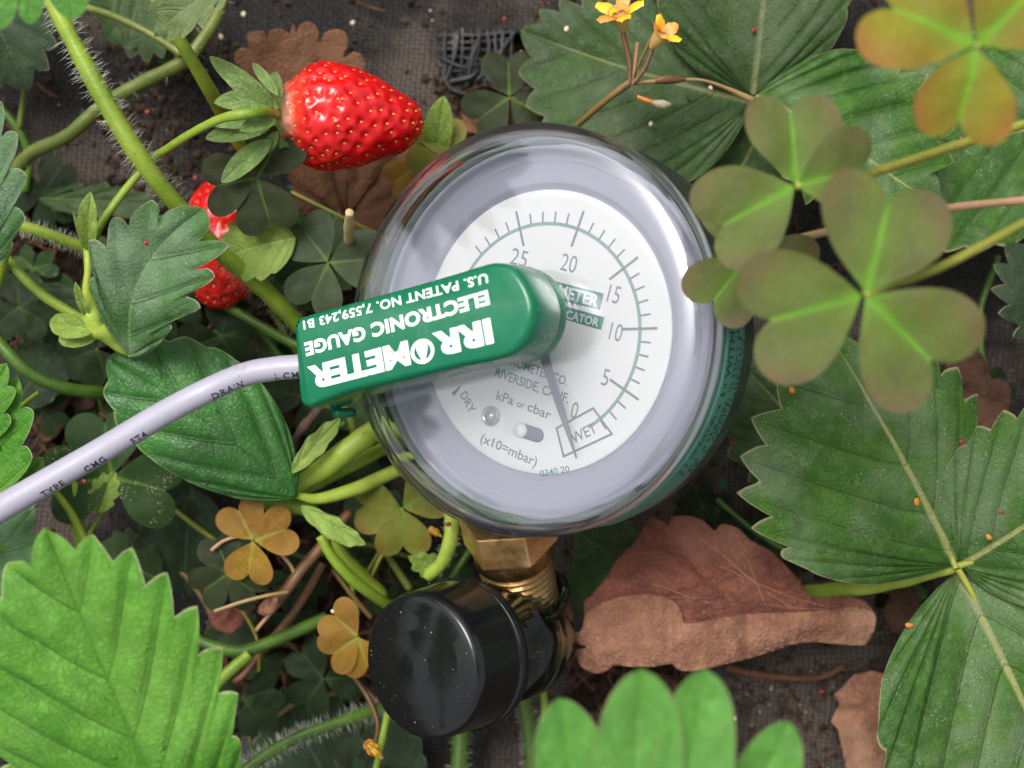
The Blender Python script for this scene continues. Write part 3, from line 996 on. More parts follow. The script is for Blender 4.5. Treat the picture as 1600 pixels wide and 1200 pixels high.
for body, p0, p1, cap, mt in (("kPa", (778, 624), (804, 633), 1.5, 'ink'), ("or", (810, 635), (822, 639), 1.1, 'ink'), ("cbar", (826, 641), (862, 656), 1.5, 'ink'),
                              ("(x10=mbar)", (753, 690), (840, 729), 1.5, 'ink'), ("RIVERSIDE, CALIF.", (776, 588), (890, 630), 1.45, 'ink_teal'), ("IRROMETER CO.", (790, 567), (888, 603), 1.4, 'ink_teal'),
                              ("DRY", (722, 617), (737, 647), 1.4, 'ink_teal'), ("WET", (899, 694), (937, 675), 1.7, 'ink'), ("0340 20", (848, 745), (893, 737), 1.0, 'ink_teal'), ("INT.", (885, 474), (911, 480), 0.9, 'ink_teal')):
    flat_text("lettering", body, p0, p1, ZT + 0.01, cap, mt, dialo, off=0.012)


def quad_on(p_right_top, p_right_bot, leng, name, mat, z):
    A = G.loc(*p_right_top, z); B = G.loc(*p_right_bot, z)
    h = (B - A); d = Vector((h.y, -h.x, 0)).normalized()
    if d.x > 0: d = -d
    Q = [A, B, B + d * leng, A + d * leng]
    return flat_poly(name, [(q.x, q.y) for q in Q][::-1], z, mat, dialo)


quad_on((946, 459), (940, 485), 17, "name_box", 'ink_teal', ZT)
quad_on((947, 496), (942, 516), 14, "name_box", 'ink_teal', ZT)
flat_text("lettering", "IRROMETER", (826, 449), (936, 480), ZT + 0.03, 1.75, 'white_ink', dialo, off=0.03)
flat_text("lettering", "INDICATOR", (857, 489), (937, 511), ZT + 0.03, 1.25, 'white_ink', dialo, off=0.025)
# box round WET, drawn in four strokes
wq = [G.loc(*p, ZD) for p in ((873, 669), (930, 638), (959, 678), (884, 713))]
for i in range(4):
    A, B = wq[i], wq[(i + 1) % 4]
    d = (B - A).normalized(); nn = Vector((-d.y, d.x, 0)) * 0.17
    A2, B2 = A - d * 0.17, B + d * 0.17
    mk("box_stroke", [(q.x, q.y, ZT + 0.035 + 0.005 * i) for q in (A2 - nn, B2 - nn, B2 + nn, A2 + nn)], [(0, 1, 2, 3)], M['ink'], dialo, local=True, smooth=False, M=wm(tens))
# DRY mark
dq = [G.loc(*p, ZD) for p in ((709, 614), (724, 602), (722, 607), (713, 619))]
mk("dry_mark", [(q.x, q.y, ZT + 0.02) for q in dq], [(0, 3, 2, 1)], M['black_ink'], dialo, local=True, smooth=False)
# screw and slot
q = G.loc(771, 650, ZD)
V, F = lathe([(1.65, 0.0), (1.65, 0.3), (1.4, 0.42), (1.3, 0.1), (1.1, 0.15), (0.9, 0.6), (0.5, 0.85), (0.01, 0.9)], 32)
mk("dial_screw", [(v[0] + q.x, v[1] + q.y, v[2] + ZD) for v in V], F, M['screw'], dialo, local=True, M=wm(tens))
q = G.loc(818, 672, ZD); q2 = G.loc(843, 680, ZD)
d = (q2 - q).normalized(); nn = Vector((-d.y, d.x, 0))
V = []
for i in range(24):
    a = math.pi / 2 + math.pi * i / 11.0 if i < 12 else -math.pi / 2 + math.pi * (i - 12) / 11.0
    c = q if i < 12 else q2
    V.append(c + d * math.cos(a) * 1.15 + nn * math.sin(a) * 1.15)
Vs = [(v.x, v.y, ZD + 0.02) for v in V] + [((v.x - q.x) * 0.93 + q.x, (v.y - q.y) * 0.93 + q.y, ZD + 0.28) for v in V]
mk("slot", Vs, [tuple(range(24))[::-1], tuple(range(24, 48))] + [(i, (i + 1) % 24, 24 + (i + 1) % 24, 24 + i) for i in range(24)], M['pointer'], dialo, local=True, M=wm(tens))
V, F = lathe([(1.2, 0.3), (1.1, 0.8), (0.7, 1.1), (0.01, 1.2)], 24)
mk("stop_pin", [(v[0] + q.x, v[1] + q.y, v[2] + ZD) for v in V], F, M['dial'], dialo, local=True, M=wm(tens))
# pointer with its hub
ZP = ZD + 2.0
A = G.loc(856, 560, ZP); B = G.loc(903, 716, ZP)
d = (B - A).normalized(); nn = Vector((-d.y, d.x, 0)); A = Vector((0, 0, ZP)); L = (B - A).length
d = (B - A).normalized(); nn = Vector((-d.y, d.x, 0))
prof = [(-6, 0.9), (-1.5, 0.9), (0, 1.5), (2, 0.85), (L * .6, 0.6), (L - 4, 0.35), (L, 0.08)]
V = [A + d * s - nn * w for s, w in prof] + [A + d * s + nn * w for s, w in prof]
m = len(prof)
V = [(v.x, v.y, ZP) for v in V] + [(v.x, v.y, ZP - 0.25) for v in V]
F = [(i, i + 1, m + i + 1, m + i) for i in range(m - 1)] + [(2 * m + i, 3 * m + i, 3 * m + i + 1, 2 * m + i + 1) for i in range(m - 1)]
F += [(i, 2 * m + i, 2 * m + i + 1, i + 1) for i in range(m - 1)] + [(m + i, m + i + 1, 3 * m + i + 1, 3 * m + i) for i in range(m - 1)]
mk("pointer", V, F, M['pointer'], tens, local=True, smooth=False)
V, F = lathe([(1.9, ZD), (1.9, ZP + 0.6), (1.6, ZP + 0.9), (0.01, ZP + 1)], 32)
mk("pointer_hub", V, F, M['screw'], tens, local=True)

# brass fitting
def axis_lathe(name, A, B, prof, mat, parent, n=64, hexr=None):
    """prof: (radius, distance from A along A->B)"""
    d = (B - A).normalized(); Rm = d.to_track_quat('Z', 'Y').to_matrix()
    V, F = lathe(prof, n)
    V = [A + Rm @ Vector(v) for v in V]
    return mk(name, V, F, mat, parent)


bA, bB = P(789, 800, 44), P(826, 975, 30)
bl = (bB - bA).length
d = (bB - bA).normalized(); Rm = d.to_track_quat('Z', 'Y').to_matrix() @ Matrix.Rotation(R(12), 3, 'Z')
V, F = [], []
hp = [(7.2, 0), (8.2, 0.0), (8.2, 6.4), (7.4, 7.2)]
for r, z in hp:
    for i in range(6):
        V.append(bA + Rm @ Vector((r * math.cos(i * math.pi / 3), r * math.sin(i * math.pi / 3), z)))
for j in range(3):
    for i in range(6):
        F.append((j * 6 + i, j * 6 + (i + 1) % 6, j * 6 + 6 + (i + 1) % 6, j * 6 + 6 + i))
F += [tuple(range(5, -1, -1)), tuple(range(18, 24))]
hexo = mk("hex_nut", V, F, M['brass'], tens, smooth=False)
bv = hexo.modifiers.new("b", 'BEVEL'); bv.width = 0.25 * S; bv.segments = 2
prof = [(6.9, 6.4), (6.9, 9.6)]
z = 9.6
while z < bl:
    rr = 6.5 - 0.03 * (z - 9)
    prof += [(rr, z), (rr + 0.1, z + 0.25), (rr - 0.75, z + 0.75), (rr - 0.7, z + 0.95)]
    z += 1.25
prof += [(5.5, z), (0.01, z)]
axis_lathe("threaded_nipple", bA, bB, prof, M['brass_dark'], tens)

# black cap and clear reservoir tube below it
cp = P(655, 1042, 55)
cn = view_normal(cp, 197, 42)
K = Fr(cp, cn, 0)
capo = thing("reservoir_cap", None, None, K.O, K.R, parent=tens)
V, F = lathe(fillet([(0.01, 1.5), (3, 1.38), (6, 1.02), (8.5, 0.52), (10.4, 0.0), (11.3, -0.3), (11.75, -0.8), (12.0, -1.8), (12.3, -10.6), (12.7, -10.9), (12.75, -12.6), (12.3, -13.0), (11.5, -13.1), (0.01, -13.1)], 0.25), 96)
for o_ in (mk("cap_body", V, [f[::-1] for f in F], M['cap'], capo, local=True),):
    pass
V, F = lathe([(12.76, -11.3), (12.86, -11.4), (12.76, -11.5)], 96)
mk("cap_ring", V, [f[::-1] for f in F], M['cap'], capo, local=True)
r_ = np.random.default_rng(8); V, F = [], []
for _ in range(34):
    a = r_.uniform(0, 6.28); q = 10.5 * math.sqrt(r_.random()); s_ = 0.05 + 0.12 * r_.random() ** 3
    b = len(V); c_ = (q * math.cos(a), q * math.sin(a), 1.52 - 0.0138 * q * q)
    V += [(c_[0] + s_ * r_.uniform(.6, 1.3) * i_, c_[1] + s_ * r_.uniform(.6, 1.3) * j_, c_[2] + k_ * s_ * 0.5) for i_, j_, k_ in ((1, 0, 0), (0, 1, 0), (-1, 0, 0), (0, -1, 0), (0, 0, 1))]
    F += [(b, b + 1, b + 4), (b + 1, b + 2, b + 4), (b + 2, b + 3, b + 4), (b + 3, b, b + 4)]
tag(mk("dust", V, F, M['cap_dust'], capo, local=True, smooth=False), kind="stuff")
V, F = lathe(fillet([(10.6, -13.0), (10.6, -27), (8.0, -33), (5.0, -35), (5.0, -33.4), (7.4, -31.5), (9.2, -26.3), (9.2, -13.0)], 0.3), 64, closed=True)
mk("reservoir_tube", V, [f[::-1] for f in F], M['acrylic'], capo, local=True)
dn = K.W((0, 0, -31)); gpt = Vector((dn.x + 1, dn.y + 1, -4))
V, F = tube_geo([tuple(dn), tuple(dn.lerp(gpt, .3)), tuple(dn.lerp(gpt, .6)), tuple(gpt)], 4.8, 24)
mk("stake_tube", V, F, M['case'], tens)
# a moulded side port that the fitting screws into
pA = bA + (bB - bA) * 0.72
V, F = lathe(fillet([(8.0, 0), (8.4, 0.4), (8.4, 6.5), (7, 9.5), (6.2, 9.5), (6.9, 6), (6.9, 0)], 0.3), 48, closed=True)
V = [pA + Rm @ Vector(v) for v in V]
mk("side_port", V, F, M['acrylic'], tens)

# ------------------------------------------------------------ the green electronic head with its cable
eh = thing("electronic_gauge_head", "green plastic electronic gauge head clipped on the lens, white lettering, grey cable", "sensor", G.O, G.R)
ZH = 10.6
top_px = [(457, 509), (460, 502), (470, 494), (540, 474), (620, 452), (700, 429), (752, 413), (770, 410), (787, 412), (802, 419), (815, 434), (826, 454), (832, 474), (833, 492), (829, 510), (820, 530),
          (806, 547), (790, 557), (765, 564), (700, 577), (620, 596), (540, 615), (492, 633), (480, 637), (469, 632), (465, 616), (461, 570)]
tl = np.array([tuple(G.loc(*p, ZH).xy) for p in top_px])
# smooth, evenly resampled loop
lp = spline(np.vstack([tl, tl[:1]]), 161)[:-1]


def inset(loop, d):
    nx_ = np.roll(loop, -1, 0) - np.roll(loop, 1, 0)
    nx_ /= np.linalg.norm(nx_, axis=1)[:, None]
    nrm = np.stack([nx_[:, 1], -nx_[:, 0]], 1)
    area = np.sum(loop[:, 0] * np.roll(loop[:, 1], -1) - np.roll(loop[:, 0], -1) * loop[:, 1])
    return loop - nrm * d * (1 if area > 0 else -1)


def loft(rings, cap_top=True, cap_bot=True):
    n = len(rings[0][0]); V = []; F = []
    for lp_, z in rings:
        V += [(q[0], q[1], z) for q in lp_]
    for j in range(len(rings) - 1):
        for i in range(n):
            F.append((j * n + i, j * n + (i + 1) % n, (j + 1) * n + (i + 1) % n, (j + 1) * n + i))
    if cap_bot: F.append(tuple(range(n)))
    if cap_top: F.append(tuple(range((len(rings) - 1) * n, len(rings) * n)))
    return V, F


def fixn(o):
    import bmesh
    bm = bmesh.new(); bm.from_mesh(o.data); bmesh.ops.recalc_face_normals(bm, faces=bm.faces); bm.to_mesh(o.data); bm.free()


rings = [(inset(lp, 0.5), 2.2), (inset(lp, 0.05), 2.6), (inset(lp, -0.15), 3.2), (inset(lp, 0.0), 9.4), (inset(lp, 0.18), 10.0), (inset(lp, 0.5), 10.42), (inset(lp, 0.95), 10.6)]
V, F = loft(rings)
hb_ = mk("housing", V, F, M['plug'], eh, local=True); fixn(hb_)
# round stem standing on the lens
hc = G.loc(763, 487, ZH)
V, F = lathe(fillet([(0.01, 0.05), (7.0, 0.05), (7.15, 0.3), (6.9, 2.5), (5, 2.9)], 0.1), 64)
V = [(v[0] + hc.x, v[1] + hc.y, v[2]) for v in V]
o_ = mk("round_stem", V, F, M['plug'], eh, local=True); fixn(o_)
# foot under the cable end, beyond the rim of the lens
fp = [G.loc(*p, ZH) for p in ((466, 512), (560, 486), (560, 600), (474, 622))]
fl = []
for i in range(4):
    a, b = fp[i], fp[(i + 1) % 4]
    for j in range(6): fl.append(tuple(a.lerp(b, j / 6).xy))
fl = np.array(fl)
V, F = loft([(inset(fl, 1.4), -1.5), (inset(fl, 1.0), -1.0), (inset(fl, 0.6), 2.0), (inset(fl, 0.7), 3.2)])
o_ = mk("foot", V, F, M['plug'], eh, local=True); fixn(o_)
cpt = G.loc(545, 645, 0)
V, F = lathe([(0.01, -1.2), (0.7, -1.1), (0.8, -0.6), (0.8, 3.5), (0.01, 3.6)], 20)
o_ = mk("latch_pin", [(v[0] + cpt.x, v[1] + cpt.y, v[2]) for v in V], F, M['plug'], eh, local=True); fixn(o_)

ZL = 10.63
flat_text("lettering", "U.S. PATENT NO. 7,559,243 B1", (761, 427), (473, 502), ZL, 1.32, 'white_ink', eh, off=0.028, spacing=1.05)
flat_text("lettering", "ELECTRONIC GAUGE", (762, 454), (475, 537), ZL, 1.95, 'white_ink', eh, off=0.045, spacing=1.05)
flat_text("lettering", "IRR", (766, 499), (675, 523.5), ZL, 3.25, 'white_ink', eh, off=0.055)
flat_text("lettering", "METER", (637, 534), (480, 576), ZL, 3.25, 'white_ink', eh, off=0.055)
# the O is a ring with a water drop standing in it
oc = G.loc(660, 549, ZL)
dxy = (G.loc(481, 577, ZL) - G.loc(765, 500, ZL)).normalized(); uxy = Vector((-dxy.y, dxy.x, 0))
V, F = [], []
for i in range(33):
    a = 2 * math.pi * i / 32
    for rr in (2.15, 1.5):
        p_ = oc + dxy * rr * math.cos(a) + uxy * rr * 0.86 * math.sin(a)
        V.append((p_.x, p_.y, ZL))
    if i: F.append((2 * i - 2, 2 * i - 1, 2 * i + 1, 2 * i))
mk("lettering", V, F, M['white_ink'], eh, local=True, smooth=False)
V = []
for i in range(32):
    a = 2 * math.pi * i / 32
    rr = 1.05
    X = rr * math.sin(a) * (1 if math.cos(a) < 0 else (1 - math.cos(a)) ** 0.6 * 1.0)
    Y = -rr * 0.9 + 0.3 if False else (rr * math.cos(a) * (2.3 if math.cos(a) > 0 else 1))
    p_ = oc + dxy * X + uxy * (Y - 0.45)
    V.append((p_.x, p_.y, ZL + 0.01))
mk("water_drop_emblem", V, [tuple(range(32))], M['white_ink'], eh, local=True, smooth=False)

# cable
ccl = [(500, 570, 57, 19), (462, 573, 57, 19), (430, 576, 57, 19), (380, 586, 57.5, 19), (310, 617, 59, 19.5), (240, 655, 58, 20), (160, 703, 57, 20.5), (80, 749, 57, 21), (0, 795, 57, 21.5), (-80, 845, 56, 22), (-170, 890, 52, 22)]
CC, cr = curve_px(ccl, 120)
V, F = tube_geo(CC, cr, 28)
cab = mk("cable", V, F, M['cable'], eh)
fixn(cab)
# printing that runs along the lower flank of the cable
Tc, Nc, Bc = frames(CC)
arc = np.concatenate([[0], np.cumsum(np.linalg.norm(np.diff(CC, axis=0), axis=1))])


def cable_text(body, s_mm, ang, size, off=0.0):
    V, F = text_geo(body, offset=off, spacing=1.15)
    V = V * np.array([size * 0.95, size, 1]); W = []
    for v in V:
        s = s_mm - v[0]
        i = min(max(np.searchsorted(arc, s) - 1, 0), len(arc) - 2); f = (s - arc[i]) / (arc[i + 1] - arc[i])
        c = CC[i] * (1 - f) + CC[i + 1] * f; n_ = Nc[i]; r_ = cr[i] + 0.07
        # around the circumference: n is up; find the side facing the bottom of the picture
        bq = Bc[i] if Bc[i][1] < 0 else -Bc[i]
        a = ang - v[1] / r_
        W.append(c + (n_ * math.cos(a) + bq * math.sin(a)) * r_)
    return mk("printing", W, F, M['black_ink'], cab)


for body, px in (("TYPE", 60), ("CMG", 132), ("FT4", 205), ("DRAIN", 332), ("L CMG", 430)):
    i = int(np.argmin(np.abs(CC[:, 0] - P(px, 700, 57).x)))
    cable_text(body, arc[i], R(60), 1.75, 0.012)

# ------------------------------------------------------------ strawberry leaves
def ln(root, B, T, wl, wr, mat, **k):
    return leaflet(root, B, T, wl, wr, M[mat], **k)


# big bright leaf, bottom left, close to the camera
t = thing("strawberry_leaf", "large bright green toothed strawberry leaf filling the lower left corner", "leaf", P(262, 1230, 80))
ln(t, (300, 1345, 78), (78, 836, 88), 0.36, 0.31, 'leaf_bright', N=9, depth=0.06, tp=1.3, arch=0.03, fold=0.1, pleat=0.026, roll=-4, seed=1, wave=0.02, p=0.98, q=0.8, fwd=0.85)
V, F = tube_geo(*curve_px([(300, 1345, 77, 9), (325, 1400, 74, 10), (350, 1480, 68, 10)]), 10)
mk("stalk", V, F, M['stem'], t)

# glossy leaf under the cable
t = thing("strawberry_leaf", "glossy dark green leaf lying under the grey cable, its deep veins showing", "leaf", P(462, 775, 34))
ln(t, (464, 776, 36), (172, 560, 42), 0.27, 0.29, 'leaf_rich', vo=1.25, N=6, depth=0.03, arch=0.06, fold=-0.2, pleat=0.032, roll=4, seed=2, bend=0.03, p=1.1, q=0.8, smooth_base=0.5)
V, F = tube_geo(*curve_px([(462, 774, 35.5, 5), (500, 779, 33, 9), (560, 762, 30, 11), (600, 744, 26, 11), (700, 700, 20, 11)]), 10)
mk("stalk", V, F, M['stem_bright'], t)

# dusty blue-green leaf before the half hidden berry
t = thing("strawberry_leaf", "dusty blue green leaf with blunt teeth covering the half hidden red berry", "leaf", P(205, 545, 50))
ln(t, (206, 556, 46), (306, 334, 60), 0.27, 0.32, 'leaf_blue', N=5, depth=0.13, tp=1.5, arch=0.05, fold=0.18, pleat=0.03, roll=2, seed=3, bend=-0.12, p=1.25, q=0.62, smooth_base=0.3, wave=0.05)
V, F = tube_geo(*curve_px([(205, 556, 45, 4), (190, 540, 43, 7), (150, 500, 40, 10)]), 8)
mk("stalk", V, F, M['stem'], t)

# left edge leaf
t = thing("strawberry_leaf", "green scalloped leaf cut off by the left edge, above the hairy stem", "leaf", P(0, 395, 60))
ln(t, (-25, 420, 60), (-52, 140, 70), 0.27, 0.27, 'leaf_blue', N=5, depth=0.11, tp=1.6, arch=0.04, fold=0.1, pleat=0.02, seed=4, q=0.6, smooth_base=0.12)
V, F = tube_geo(*curve_px([(-25, 420, 59, 5), (2, 380, 57, 7), (8, 350, 54, 7), (4, 420, 45, 7), (-30, 520, 30, 7)]), 8)
mk("stalk", V, F, M['stem'], t)

# top-left tips
t = thing("strawberry_leaf", "pale green leaf tips hanging into the top left corner", "leaf", P(60, -150, 100))
for (B_, T_, w_) in (((10, -160, 96), (2, 46, 94), 0.15), ((45, -160, 96), (48, 38, 94), 0.14), ((85, -160, 97), (116, 30, 95), 0.2)):
    ln(t, B_, T_, w_, w_, 'leaf_front', N=3, depth=0.0, arch=0.03, fold=0.15, seed=5 + w_, q=0.65, pleat=0.006, p=1.2)
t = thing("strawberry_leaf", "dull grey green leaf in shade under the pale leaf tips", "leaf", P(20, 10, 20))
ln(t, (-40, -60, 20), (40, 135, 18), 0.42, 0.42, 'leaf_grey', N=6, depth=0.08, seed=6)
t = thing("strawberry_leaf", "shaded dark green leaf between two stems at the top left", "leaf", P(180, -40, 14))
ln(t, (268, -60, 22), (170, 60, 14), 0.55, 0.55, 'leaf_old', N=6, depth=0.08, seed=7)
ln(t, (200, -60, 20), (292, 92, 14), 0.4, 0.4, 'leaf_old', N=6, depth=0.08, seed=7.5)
t = thing("strawberry_leaf", "wrinkled olive grey leaf end lying over a stem near the top left", "leaf", P(340, 0, 62))
ln(t, (385, -50, 62), (242, 52, 58), 0.22, 0.3, 'leaf_olive', N=5, depth=0.1, seed=8, fold=0.3, wave=0.06)

# left edge, lower
t = thing("strawberry_leaf", "fresh green folded leaf at the left edge below the cable bend", "leaf", P(0, 830, 60))
ln(t, (-60, 850, 44), (24, 600, 50), 0.27, 0.24, 'leaf_bright', tp=1.5, N=4, depth=0.1, seed=9, fold=0.25, fwd=0.9)
ln(t, (-80, 880, 44), (62, 722, 46), 0.25, 0.25, 'leaf_bright', tp=1.5, N=4, depth=0.09, seed=10, fold=0.2, fwd=0.9)
ln(t, (-70, 740, 46), (8, 575, 52), 0.24, 0.24, 'leaf_bright', tp=1.5, N=4, depth=0.1, seed=10.4, fold=0.2, fwd=0.9)
t = thing("strawberry_leaf", "greyish dusty leaf under the cable at the far left edge", "leaf", P(0, 900, 40))
ln(t, (-60, 960, 42), (48, 800, 48), 0.34, 0.34, 'leaf_blue', N=5, depth=0.12, seed=11)
ln(t, (-40, 1010, 40), (62, 872, 40), 0.34, 0.3, 'leaf_blue', N=5, depth=0.12, seed=12)

# right trifoliate
t = thing("strawberry_leaf", "large dusty three part strawberry leaf with pale veins at the lower right", "leaf", P(1494, 886, 42))
ln(t, (1493, 880, 44), (1300, 530, 46), 0.62, 0.34, 'leaf_dusty', vo=1.45, ye=0.74, N=8, depth=0.075, arch=0.06, fold=0.1, pleat=0.02, roll=3, bend=0.0, seed=13, p=0.92, q=0.72, wave=0.03, smooth_base=0.2, fwd=0.75)
ln(t, (1500, 884, 44), (1790, 690, 50), 0.5, 0.42, 'leaf_dusty', vo=1.35, N=9, depth=0.05, arch=0.05, fold=0.12, pleat=0.022, seed=14, p=0.85, q=0.7)
ln(t, (1497, 892, 43), (1700, 1330, 40), 0.36, 0.50, 'leaf_dusty', vo=1.4, ye=0.76, N=9, depth=0.06, arch=0.05, fold=0.1, pleat=0.024, seed=15, p=0.9, q=0.72)
V, F = tube_geo(*curve_px([(1496, 886, 43, 9), (1460, 893, 40, 12), (1400, 908, 34, 13), (1330, 920, 26, 13), (1250, 928, 14, 12)]), 12, wob=.1)
sk = mk("stalk", V, F, M['stem_bright'], t)
for pts in ([(1497, 884, 44.5, 6), (1520, 878, 44.5, 4.5), (1545, 870, 44, 3)], [(1497, 889, 44, 6), (1515, 920, 44, 4.5), (1530, 950, 43, 3)], [(1494, 888, 44.5, 5.5), (1482, 862, 44, 4), (1472, 845, 43, 3)]):
    V, F = tube_geo(*curve_px(pts), 8, wob=.15)
    mk("leaflet_stalk", V, F, M['stem_yellow'], t)

# leaves at the top centre / right
t = thing("strawberry_leaf", "broad old green strawberry leaf behind the yellow flowers, top centre", "leaf", P(1175, 155, 22))
ln(t, (1178, 158, 24), (822, 50, 20), 0.50, 0.30, 'leaf_old', vo=1.3, N=9, depth=0.06, arch=0.03, fold=0.08, pleat=0.018, seed=16, p=0.8, q=0.75, bend=-0.03)
ln(t, (1176, 150, 25), (1215, -260, 30), 0.44, 0.34, 'leaf_old', vo=1.3, N=9, depth=0.04, arch=0.05, fold=0.12, pleat=0.02, seed=17, p=0.9, q=0.7)
ln(t, (1172, 158, 22), (925, 215, 13), 0.2, 0.34, 'leaf_old', N=7, depth=0.03, seed=18, fold=-0.1, q=0.7)
ln(t, (1180, 150, 30), (1455, 320, 34), 0.50, 0.30, 'leaf_dusty', N=8, depth=0.09, arch=0.10, fold=-0.12, pleat=0.03, seed=19, wave=0.06, q=0.7)
t = thing("strawberry_leaf", "dark smooth leaf with a pale rim between the gauge and the blurred clover", "leaf", P(1190, 170, 14))
ln(t, (1215, 150, 18), (1085, 400, 10), 0.3, 0.36, 'leaf_old', N=5, depth=0.03, seed=20, arch=0.08, smooth_base=0.5)
t = thing("strawberry_leaf", "long grey green leaf crossing the right edge behind the clover stalks", "leaf", P(1640, 230, 24))
ln(t, (1740, 170, 26), (1330, 262, 22), 0.42, 0.40, 'leaf_dusty', N=10, depth=0.02, seed=21, fold=0.05, pleat=0.012, q=0.6, arch=0.04)
t = thing("strawberry_leaf", "dark green toothed leaf just entering at the right edge", "leaf", P(1640, 500, 30))
ln(t, (1700, 560, 30), (1578, 385, 30), 0.36, 0.4, 'leaf_grey', N=6, depth=0.1, seed=22)
t = thing("strawberry_leaf", "dim green leaf in the deep shade right of the gauge case", "leaf", P(1240, 640, 12))
ln(t, (1330, 760, 10), (1150, 560, 14), 0.4, 0.4, 'leaf_old', N=6, depth=0.09, seed=23)

# foreground blurred leaf, bottom centre
t = thing("strawberry_leaf", "blurred pale green deeply lobed leaf rising at the bottom centre", "leaf", P(1010, 1400, 118))
for (B, T, w, sd_) in (((950, 1500, 116), (874, 1090, 120), 0.135, 1), ((975, 1500, 117), (1003, 1045, 124), 0.14, 2), ((1030, 1500, 117), (1102, 1045, 124), 0.125, 3), ((1060, 1480, 116), (1232, 1128, 120), 0.13, 4), ((1070, 1500, 112), (1238, 1180, 115), .12, 5)):
    ln(t, B, T, w, w, 'leaf_front', N=4, depth=0.0, seed=24 + sd_, fold=0.25, pleat=0.006, q=0.62, arch=0.03, p=1.45)

# low shaded leaves that fill the tangle
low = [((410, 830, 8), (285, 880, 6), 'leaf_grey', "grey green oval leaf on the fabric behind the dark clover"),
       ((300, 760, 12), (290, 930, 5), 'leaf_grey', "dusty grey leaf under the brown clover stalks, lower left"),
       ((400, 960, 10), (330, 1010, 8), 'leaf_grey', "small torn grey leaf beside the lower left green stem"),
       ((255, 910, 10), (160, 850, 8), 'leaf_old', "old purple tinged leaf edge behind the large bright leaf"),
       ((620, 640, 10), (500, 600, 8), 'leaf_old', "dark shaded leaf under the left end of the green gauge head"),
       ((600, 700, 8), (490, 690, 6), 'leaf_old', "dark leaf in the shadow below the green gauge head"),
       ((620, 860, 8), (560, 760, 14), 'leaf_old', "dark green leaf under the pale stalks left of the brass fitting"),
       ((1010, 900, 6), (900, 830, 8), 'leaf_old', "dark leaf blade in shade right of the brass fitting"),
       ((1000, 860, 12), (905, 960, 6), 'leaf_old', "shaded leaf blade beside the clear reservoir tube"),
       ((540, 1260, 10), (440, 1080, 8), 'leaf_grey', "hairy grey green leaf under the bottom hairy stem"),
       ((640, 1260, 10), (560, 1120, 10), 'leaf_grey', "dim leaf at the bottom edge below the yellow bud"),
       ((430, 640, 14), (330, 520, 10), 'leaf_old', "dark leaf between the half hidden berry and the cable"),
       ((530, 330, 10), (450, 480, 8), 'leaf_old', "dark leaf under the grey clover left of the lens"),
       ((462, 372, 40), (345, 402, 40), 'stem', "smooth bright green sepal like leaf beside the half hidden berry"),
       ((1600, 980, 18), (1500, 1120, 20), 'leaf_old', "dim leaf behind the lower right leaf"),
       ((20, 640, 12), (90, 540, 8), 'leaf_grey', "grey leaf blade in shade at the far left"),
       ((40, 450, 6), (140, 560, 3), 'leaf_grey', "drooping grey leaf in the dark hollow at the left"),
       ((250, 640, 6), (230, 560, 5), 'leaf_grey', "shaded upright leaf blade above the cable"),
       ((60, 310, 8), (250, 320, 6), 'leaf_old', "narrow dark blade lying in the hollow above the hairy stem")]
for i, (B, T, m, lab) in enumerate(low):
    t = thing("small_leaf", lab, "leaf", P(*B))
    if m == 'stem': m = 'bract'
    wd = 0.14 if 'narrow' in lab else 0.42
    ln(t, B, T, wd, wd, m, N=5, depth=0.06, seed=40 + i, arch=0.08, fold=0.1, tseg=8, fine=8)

# leaves of the same bed standing left of the picture: the lens and the cap mirror them
def unp(v):
    k = FPX / (CAMZ - v[2])
    return (800 + v[0] * k, 600 - v[1] * k, v[2])


for i, (x, y, z, tips, lab) in enumerate([
    (-160, 66, 96, ((-174, 70, 160, .36), (-172, 36, 128, .4), (-170, 98, 130, .4)), "tall upright strawberry leaf outside the picture, left of the striped stems"),
    (-160, -10, 86, ((-172, -9, 131, .38), (-172, -33, 127, .42), (-170, 16, 108, .4)), "upright strawberry leaf standing outside the picture, level with the cable"),
    (-150, -84, 54, ((-164, -82, 92, .42), (-160, -112, 80, .42), (-162, -56, 86, .42)), "low strawberry leaf outside the picture, left of the large bright leaf"),
    (-150, 112, 80, ((-164, 118, 128, .42), (-160, 88, 112, .42), (-158, 142, 110, .42)), "upright strawberry leaf outside the picture, beyond the top left corner"),
    (-165, -44, 84, ((-178, -44, 122, .42), (-178, -66, 112, .42), (-178, -24, 118, .42)), "upright strawberry leaf outside the picture, lower of those left of the gauge")]):
    t = thing("strawberry_leaf", lab, "leaf", (x, y, z * 0.3))
    for j, (a, b, c, w) in enumerate(tips):
        ln(t, unp((x, y, z)), unp((a, b, c)), w, w, 'leaf_old', N=6, depth=0.15, seed=60 + i * 3 + j, fine=8, tseg=8)
    V, F = tube_geo([(x, y, -5), (x + 3, y + 2, z * 0.5), (x, y, z)], 1.3, 8)
    mk("stalk", V, F, M['stem'], t)

